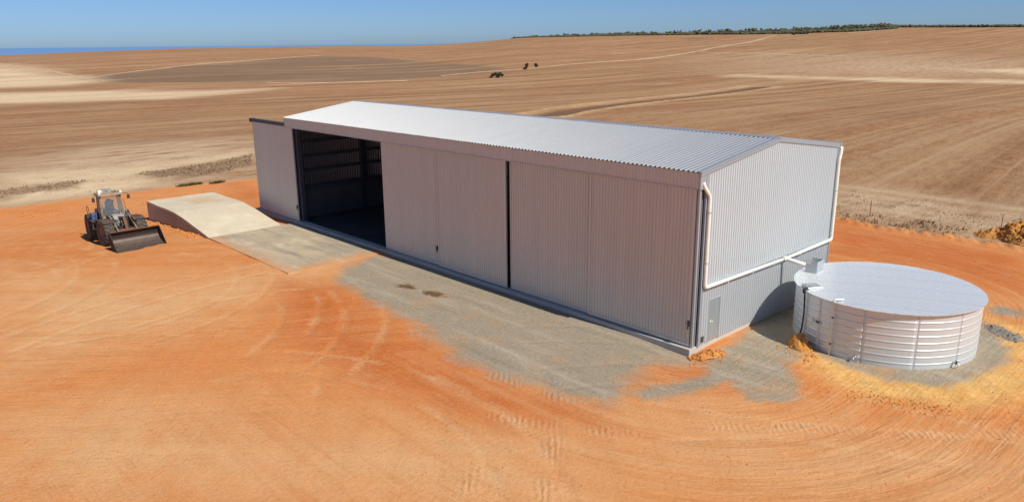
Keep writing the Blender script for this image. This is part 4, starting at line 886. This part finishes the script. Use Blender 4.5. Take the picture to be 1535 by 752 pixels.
# ------------------------------------------------------------------ draped far tracks
n = NT('pale_track_dirt'); nn_ = n.noise(n.P(), .12, 5, .65); M_track = n.out(n.mix(n.ramp(nn_, .35, .65), (.56, .42, .27), (.42, .28, .17)), .95, 0, None, .1)
def drape(pts, w, name='dirt_track', lift=.14):
    P2 = []
    for (ax, ay), (bx_, by_) in zip(pts, pts[1:]):
        k = max(2, int(math.hypot(bx_-ax, by_-ay) / 6))
        P2 += [(ax + (bx_-ax)*i/k, ay + (by_-ay)*i/k) for i in range(k)]
    P2.append(tuple(pts[-1])); vs = []; NW = 5
    for i, (x, y) in enumerate(P2):
        a = P2[max(i-3, 0)]; b = P2[min(i+3, len(P2)-1)]; dx, dy = b[0]-a[0], b[1]-a[1]; l = math.hypot(dx, dy); nx, ny = -dy/l, dx/l
        ww = w * (1 + .18*math.sin(i*.7) + .12*math.sin(i*1.9 + 1)) * min(1, .25 + i*.06, .25 + (len(P2)-1-i)*.06)
        for j in range(NW):
            t = (j/(NW-1) - .5) * ww; X_, Y_ = x + nx*t, y + ny*t; vs.append((X_, Y_, gz(X_, Y_) + (lift if 0 < j < NW-1 else -.25)))
    fs = [(i*NW+j, i*NW+j+1, (i+1)*NW+j+1, (i+1)*NW+j) for i in range(len(P2)-1) for j in range(NW-1)]
    o = MB().add(vs, fs, True).build(name, M_track); return tag(o, kind='structure')
for k, w in (('road_far', 6.5), ('road_mid', 3.0), ('road_top', 9), ('road_a', 4), ('road_b', 2.5), ('road_c', 3.5), ('road_d', 6)): drape(REG[k], w)

# ------------------------------------------------------------------ heaps and clods
def dirt(name, a, b, c):
    n = NT(name); P = n.P(); q = n.noise(P, 2.2, 6, .7); f = n.noise(P, 9, 5, .7)
    return n.out(n.mix(n.ramp(f, .5, .72, 0, .6), n.mix(n.ramp(q, .35, .65), a, b), c), .95, 0, n.bump(f, .7, .05), .1)
M_dirt = dirt('loose_red_dirt', (.50, .19, .05), (.56, .26, .08), (.35, .12, .03))
M_yd = dirt('loose_yellow_dirt', (.52, .22, .055), (.56, .29, .085), (.36, .13, .03))
M_gr = dirt('loose_grey_gravel', (.30, .27, .23), (.22, .20, .17), (.38, .30, .22))
def hsh(x, y): v = math.sin(x*127.1 + y*311.7) * 43758.5453; return v - math.floor(v)
def vn(x, y):
    i, j = math.floor(x), math.floor(y); u, v = x-i, y-j; u = u*u*(3-2*u); v = v*v*(3-2*v)
    return (hsh(i,j)*(1-u) + hsh(i+1,j)*u)*(1-v) + (hsh(i,j+1)*(1-u) + hsh(i+1,j+1)*u)*v
def clod(mb, x, y, z, s):
    k = random.random() * 6.28; ph_ = [random.uniform(.6, 1.25) for _ in range(14)]
    top = [(s*.55*ph_[i]*math.cos(k + i*1.2566), s*.55*ph_[i]*math.sin(k + i*1.2566), s*.42*ph_[i+5]) for i in range(5)]
    bot = [(s*.7*ph_[i+4]*math.cos(k + .5 + i*1.2566), s*.7*ph_[i+4]*math.sin(k + .5 + i*1.2566), -s*.2) for i in range(5)]
    vs = [(0, 0, s*.62*ph_[11])] + top + bot
    fs = [(0, 1+i, 1+(i+1) % 5) for i in range(5)] + [(1+i, 6+i, 1+(i+1) % 5) for i in range(5)] + [(6+i, 6+(i+1) % 5, 1+(i+1) % 5) for i in range(5)]
    mb.add([(x+a, y+b, z+c) for a, b, c in vs], fs)
def heap(name, cx, cy, lx_, ly_, h, rot, mt, label, cat, n=34, rough=.5, clods=60, cs=.2):
    mb = MB(); vs = []; c, s_ = math.cos(rot), math.sin(rot)
    for j in range(n+1):
        for i in range(n+1):
            u, v = 2*i/n-1, 2*j/n-1; d = math.sqrt(u*u+v*v)
            x = cx + u*lx_*c - v*ly_*s_; y = cy + u*lx_*s_ + v*ly_*c
            dd = d * (1 + .35*(vn(x*.9+9, y*.9) - .5)); e = max(0, 1 - dd); e = e*e*(3-2*e) if e < 1 else 1
            e = max(0, 1 - dd*dd) ** 1.2
            zz = h * e * (1 + rough*(vn(x*1.7, y*1.7)-.5) + rough*.9*(vn(x*4.1, y*4.1)-.5) + rough*.6*(vn(x*9, y*9)-.5))
            vs.append((x, y, gz(x, y) + zz - (.12 if e < .02 else 0)))
    fs = [(j*(n+1)+i, j*(n+1)+i+1, (j+1)*(n+1)+i+1, (j+1)*(n+1)+i) for j in range(n) for i in range(n)]
    mb.add(vs, fs)
    for k in range(clods):
        i = random.randrange(len(vs)); x, y, z = vs[i]
        if z > gz(x, y) - .05: clod(mb, x, y, z, cs * random.uniform(.3, 1.2))
    o = mb.build(name, mt); tag(o, label, cat); return o
heap('dirt_heap', 6.6, 33.6, 5.2, 2.1, 1.25, math.radians(-4), M_yd, 'long rough heap of orange dug dirt at the yard edge', 'dirt heap', 64, .9, 900, .15)
heap('dirt_mound', 2.95, 4.35, .95, .55, .38, math.radians(-38), M_yd, 'small orange dirt mound at the tank foot under the black hose', 'dirt mound', 26, .9, 90, .13)
heap('dirt_mound', .55, .55, 1.0, .42, .26, math.radians(60), M_dirt, 'small red dirt mound against the near shed corner', 'dirt mound', 26, .9, 90, .11)
heap('gravel_heap', 9.0, 12.8, 1.2, .5, .14, math.radians(-40), M_gr, 'low grey gravel heap right behind the water tank', 'gravel heap', 26, .7, 80, .10)
mb = MB()
def along(pts, n, spread, s0, s1):
    for _ in range(n):
        i = random.randrange(len(pts)-1); t = random.random(); x = pts[i][0]*(1-t) + pts[i+1][0]*t + random.gauss(0, spread); y = pts[i][1]*(1-t) + pts[i+1][1]*t + random.gauss(0, spread)
        s_ = s0 + (s1-s0)*random.random()**3; clod(mb, x, y, gz(x, y) - .01, s_)
along([(-49, -7.4), (-44, -7.4), (-40, -7.35), (-38, -7.25)], 260, .22, .05, .26)
along([(-37, -7.3), (-30, -7.35), (-25, -7.4)], 160, .16, .02, .07)
along(REG['yard_edge_r'], 200, .4, .03, .15)
along([(4.6, .2), (6.5, .6), (9.3, 1.3), (11.2, 2.4), (13, 4)], 900, .5, .015, .06)
along([(6.8, .9), (8.6, 1.6), (10.4, 2.3)], 420, .3, .02, .09)
along([(2.6, 4.6), (3.6, 3.6), (4.6, 2.6)], 220, .4, .03, .12)
along([(.2, -.9), (1.2, .3), (1.7, 1.5)], 240, .3, .02, .09)
along([(-62, -16), (-61.8, -9.5), (-61.6, -1.6), (-59.5, 6)], 300, .6, .05, .22)
for _ in range(6000):
    x = random.uniform(-30, 16); y = random.uniform(-26, 6)
    if -38.5 < x < .3 and y > -.5: continue
    if -51 < x < -24 and y > -7.6: continue
    if math.hypot(x - TX, y - TY) < 4.3: continue
    clod(mb, x, y, gz(x, y) - .004, .012 + .05 * random.random()**4)
c_ = mb.build('dirt_clods', M_dirt); tag(c_, kind='stuff')

# ------------------------------------------------------------------ fence, trees, scrub
def leafmat(name, a, b, c):
    n = NT(name); P = n.P(); q = n.noise(P, .9, 4, .6); f = n.noise(P, 4.5, 3)
    n.b.inputs['Subsurface Weight'].default_value = 0
    return n.out(n.mix(n.ramp(f, .45, .7, 0, .6), n.mix(n.ramp(q, .35, .65), a, b), c), .7, 0, None, .2)
M_leaf = leafmat('gum_leaf', (.055, .06, .028), (.085, .085, .04), (.12, .11, .055))
M_leafd = leafmat('dark_leaf', (.045, .04, .026), (.07, .058, .035), (.10, .08, .05))
M_scrub = leafmat('scrub_leaf', (.06, .07, .036), (.10, .10, .055), (.15, .13, .08))
n = NT('bark'); M_bark = n.out(n.mix(n.noise(n.scale(n.P(), (4, 4, .8)), 1.5, 4), (.12, .09, .07), (.22, .18, .14)), .9)
n = NT('dry_grass'); M_dry = n.out(n.mix(n.ramp(n.noise(n.P(), .8, 3), .35, .65), (.24, .155, .095), (.44, .32, .20)), .9)
n = NT('green_weed'); M_weed = n.out(n.mix(n.noise(n.P(), 3, 3), (.10, .13, .03), (.20, .22, .06)), .8)
def crown(mb, c, rad, n, ls, tris=False):
    for _ in range(n):
        d = Vector((random.gauss(0, 1), random.gauss(0, 1), random.gauss(0, 1))).normalized() * random.uniform(.55, 1.0) ** .6
        p = Vector((c[0] + d.x*rad[0], c[1] + d.y*rad[1], c[2] + d.z*rad[2]))
        a = Vector((random.gauss(0, 1), random.gauss(0, 1), random.gauss(0, .6))).normalized(); b = a.orthogonal().normalized(); b.rotate(Matrix.Rotation(random.uniform(0, 6.28), 3, a)); w = ls * random.uniform(.5, 1.3)
        q = a.cross(b)
        mb.add([p - b*w, p + q*w*.6 - b*w*.1, p + b*w, p - q*w*.6], [(0, 1, 2, 3)])
def tree(x, y, clumps, limbs, label, mt, n=260, ls=.32, name='tree', group=None, size=.66):
    z = gz(x, y) - .1; t = empty(name, (x, y, z), label, 'tree' if name == 'tree' else 'shrub', group)
    mb = MB()
    for pts, r0, r1 in limbs: mb.tube(pts, [r0 + (r1-r0)*i/(len(pts)-1) for i in range(len(pts))], 7)
    mb.build('trunk', M_bark, t); mb = MB()
    for c, rad in clumps: crown(mb, c, rad, n, ls)
    mb.build('crown', mt, t); t.scale = (size, size, size); return t
def sc_(l, k): return [(tuple(v*k for v in c), tuple(v*k for v in r)) for c, r in l]
tree(-251.8, 213.5, [((-2.2, -1.6, 2.2), (1.5, 1.4, 1.1)), ((-.4, -.6, 3.0), (1.5, 1.5, 1.1)), ((1.6, 1.4, 2.9), (1.5, 1.6, 1.2)), ((2.8, 2.3, 2.1), (1.2, 1.2, 1.0)), ((.6, .4, 1.5), (1.6, 1.3, .9)), ((-3.0, -2.4, 1.2), (.7, .7, .7))],
     [([(0, 0, 0), (-.8, -.6, 1.1), (-2.1, -1.6, 2.1)], .18, .05), ([(.1, 0, 0), (.2, .1, 1.4), (-.3, -.5, 2.9)], .2, .05), ([(.2, .1, 0), (1.0, .8, 1.3), (1.8, 1.5, 2.8)], .2, .05), ([(.3, .2, 0), (1.6, 1.3, 1.0), (2.8, 2.3, 2.0)], .15, .04)],
     'wide spreading many-stemmed tree alone in the brown field, largest of the four', M_leaf, 300, .34)
tree(-297.7, 275.6, [((-.5, -.4, 1.2), (1.2, 1.2, .9)), ((.6, .5, 1.1), (1.1, 1.1, .8)), ((0, 0, 1.6), (.9, .9, .6))], [([(0, 0, 0), (0, 0, .8), (.1, 0, 1.3)], .14, .05)], 'low squat bush beside the taller round tree in the field', M_leafd, 200, .3, 'shrub')
tree(-307.2, 286.1, [((0, 0, 2.9), (1.5, 1.5, 1.5)), ((-.2, -.1, 1.5), (1.2, 1.2, 1.2)), ((.4, .3, 3.6), (1.1, 1.1, .9))], [([(0, 0, 0), (0, 0, 1.5), (.1, 0, 3)], .2, .06)], 'tall narrow dark tree between the low bush and the round tree', M_leafd, 260, .32)
tree(-307.3, 293.7, [((0, 0, 2.4), (1.55, 1.55, 1.35)), ((.2, .2, 1.5), (1.4, 1.4, 1.0)), ((-.3, -.2, 3.0), (1.1, 1.1, .8))], [([(0, 0, 0), (0, 0, 1.3), (.1, 0, 2.4)], .2, .06)], 'round ball-shaped dark tree at the right of the field trees', M_leafd, 260, .32)
tree(-252.9, 210.0, [((0, 0, .8), (.6, .6, .7))], [([(0, 0, 0), (0, 0, .7)], .06, .03)], 'tiny sapling left of the wide spreading tree', M_leafd, 120, .2, 'shrub')
# the scrub on the crest, and the strip beyond it
SB = REG['scrub_front']
mb = MB(); rs = random.Random(3)
def bush(x, y, h, w, z=None):
    z = gz(x, y) if z is None else z; k = rs.randrange(5, 9)
    for _ in range(k):
        p = Vector((x + rs.gauss(0, w*.32), y + rs.gauss(0, w*.32), z + h*rs.uniform(.25, .85))); s_ = w * rs.uniform(.18, .34)
        vs = [(p.x, p.y, p.z + s_*.8)] + [(p.x + s_*math.cos(a*1.2566 + 1)*rs.uniform(.7, 1.2), p.y + s_*math.sin(a*1.2566 + 1)*rs.uniform(.7, 1.2), p.z + s_*rs.uniform(-.2, .25)) for a in range(5)] + [(p.x, p.y, p.z - s_*.8)]
        mb.add(vs, [(0, 1+a, 1+(a+1) % 5) for a in range(5)] + [(6, 1+(a+1) % 5, 1+a) for a in range(5)])
cx_, cy_ = 18.4, -28.1
for _ in range(5200):
    i = rs.randrange(len(SB)-1); t = rs.random(); x = SB[i][0]*(1-t) + SB[i+1][0]*t; y = SB[i][1]*(1-t) + SB[i+1][1]*t
    d = math.hypot(x - cx_, y - cy_); k = 1 + (rs.random() ** 1.3) * 260 / d; x, y = cx_ + (x-cx_)*k, cy_ + (y-cy_)*k
    big = rs.random() < .04; hk = min(1.0, .45 + .11 * (i + t))
    bush(x, y, hk * (rs.uniform(4.5, 7.5) if big else rs.uniform(1.2, 2.8)), hk * (rs.uniform(5, 9) if big else rs.uniform(4, 8)))
for _ in range(900):
    a = rs.uniform(0, 1); i = a * (len(REG['crest_right']) - 1); j = min(int(i), len(REG['crest_right'])-2); t = i - j; q0, q1 = REG['crest_right'][j], REG['crest_right'][j+1]
    x, y = q0[0]*(1-t)+q1[0]*t, q0[1]*(1-t)+q1[1]*t; d = math.hypot(x-cx_, y-cy_); k = 1 + (60 + 160*rs.random()) / d; x, y = cx_ + (x-cx_)*k, cy_ + (y-cy_)*k
    bush(x, y, rs.uniform(2, 4), rs.uniform(5, 9))
tag(mb.build('scrub_woodland', M_scrub), kind='stuff')
for k, (x, y) in enumerate(REG['lone_bushes']):
    mbt = [((0, 0, 1.6), (2.0, 2.0, 1.3)), ((1.2, .8, 1.4), (1.5, 1.5, 1.0))]
    tree(x, y, mbt, [([(0, 0, 0), (0, 0, .9), (.2, 0, 1.6)], .2, .08)], ['leftmost of the four dark bushes in front of the ridge scrub', 'second from left of the four dark bushes in front of the ridge scrub', 'third from left of the four dark bushes in front of the ridge scrub', 'rightmost of the four dark bushes in front of the ridge scrub'][k], M_scrub, 90, .8, 'shrub', 'bushes in front of the ridge scrub', 1.0)
# dry grass: rank strip by the road, yard edges
mb = MB()
def tuft(x, y, h):
    z = gz(x, y) - .03
    for _ in range(5):
        a = random.uniform(0, 6.28); l = random.uniform(.1, .5) * h; w = .035 + .05*h; c, s_ = math.cos(a), math.sin(a)
        mb.add([(x - s_*w, y + c*w, z), (x + s_*w, y - c*w, z), (x + c*l + s_*w*.2, y + s_*l - c*w*.2, z + h*random.uniform(.6, 1.0))], [(0, 1, 2)])
def in_poly(p, poly):
    x, y = p; r_ = False; n_ = len(poly)
    for i in range(n_):
        (ax, ay), (bx_, by_) = poly[i], poly[(i+1) % n_]
        if (ay > y) != (by_ > y) and x < (bx_-ax)*(y-ay)/(by_-ay) + ax: r_ = not r_
    return r_
for poly, cnt in zip(REG['scrub_strip'], (1300, 250, 130)):
    xs_ = [p[0] for p in poly]; ys_ = [p[1] for p in poly]; k = 0; tries = 0
    while k < cnt and tries < cnt * 12:
        tries += 1; x, y = random.uniform(min(xs_), max(xs_)), random.uniform(min(ys_), max(ys_))
        if in_poly((x, y), poly) and vn(x*.7, y*.7) > .3: tuft(x, y, random.uniform(.12, .4)); k += 1
for poly, cnt in ((REG['straw_soft'][0], 3800), (REG['straw_soft'][1], 1300)):
    xs_ = [p[0] for p in poly]; ys_ = [p[1] for p in poly]
    for _ in range(cnt):
        x, y = random.uniform(min(xs_), max(xs_)), random.uniform(min(ys_), max(ys_))
        if in_poly((x, y), poly) and vn(x*.45, y*.16) > .52: tuft(x, y, random.uniform(.05, .15))
tag(mb.build('dry_grass', M_dry), kind='stuff')
for k, (x, y, r0, lb) in enumerate(((-66.9, 2.6, 1.0, 'flat green weed patch beside the dirt road behind the ramp, larger one'), (-66.2, 5.4, .6, 'smaller green weed patch on the road edge near the open door leaf'))):
    mb = MB()
    for _ in range(int(420*r0)):
        a = random.uniform(0, 6.28); d = r0 * math.sqrt(random.random()); px_, py_ = x + d*math.cos(a)*.6, y + d*math.sin(a)*1.5; h = random.uniform(.1, .42); z = gz(px_, py_) - .03; b = random.uniform(0, 6.28)
        mb.add([(px_-.06, py_, z), (px_+.06, py_, z), (px_ + .15*math.cos(b), py_ + .15*math.sin(b), z + h)], [(0, 1, 2)])
    tag(mb.build('weed_patch', M_weed), lb, 'weeds')
# wire fence behind the yard
fence = empty('wire_fence', (-6.3, 34.1, gz(-6.3, 34.1)), 'thin wire fence on rusty steel posts along the field edge behind the yard', 'fence')
fp = [(-15.1, 32.4), (-6.3, 34.1), (2.55, 35.8), (11.4, 37.5)]
for k, (x, y) in enumerate(fp):
    z = gz(x, y); mb = MB().box((x - .022, y - .006, z - .4), (x + .022, y + .006, z + 1.25)).box((x - .006, y + .0065, z - .4), (x + .006, y + .03, z + 1.25))
    rebase(mb.build('post', M_frame), fence)
for h in (.35, .7, 1.05):
    mb = MB()
    for a, b in zip(fp, fp[1:]):
        mb.tube([(a[0] + (b[0]-a[0])*t, a[1] + (b[1]-a[1])*t, (gz(*a)*(1-t) + gz(*b)*t) + h - .12*math.sin(math.pi*t)) for t in np.linspace(0, 1, 7)], .004, 4, False)
    rebase(mb.build('wire', M_galv), fence)
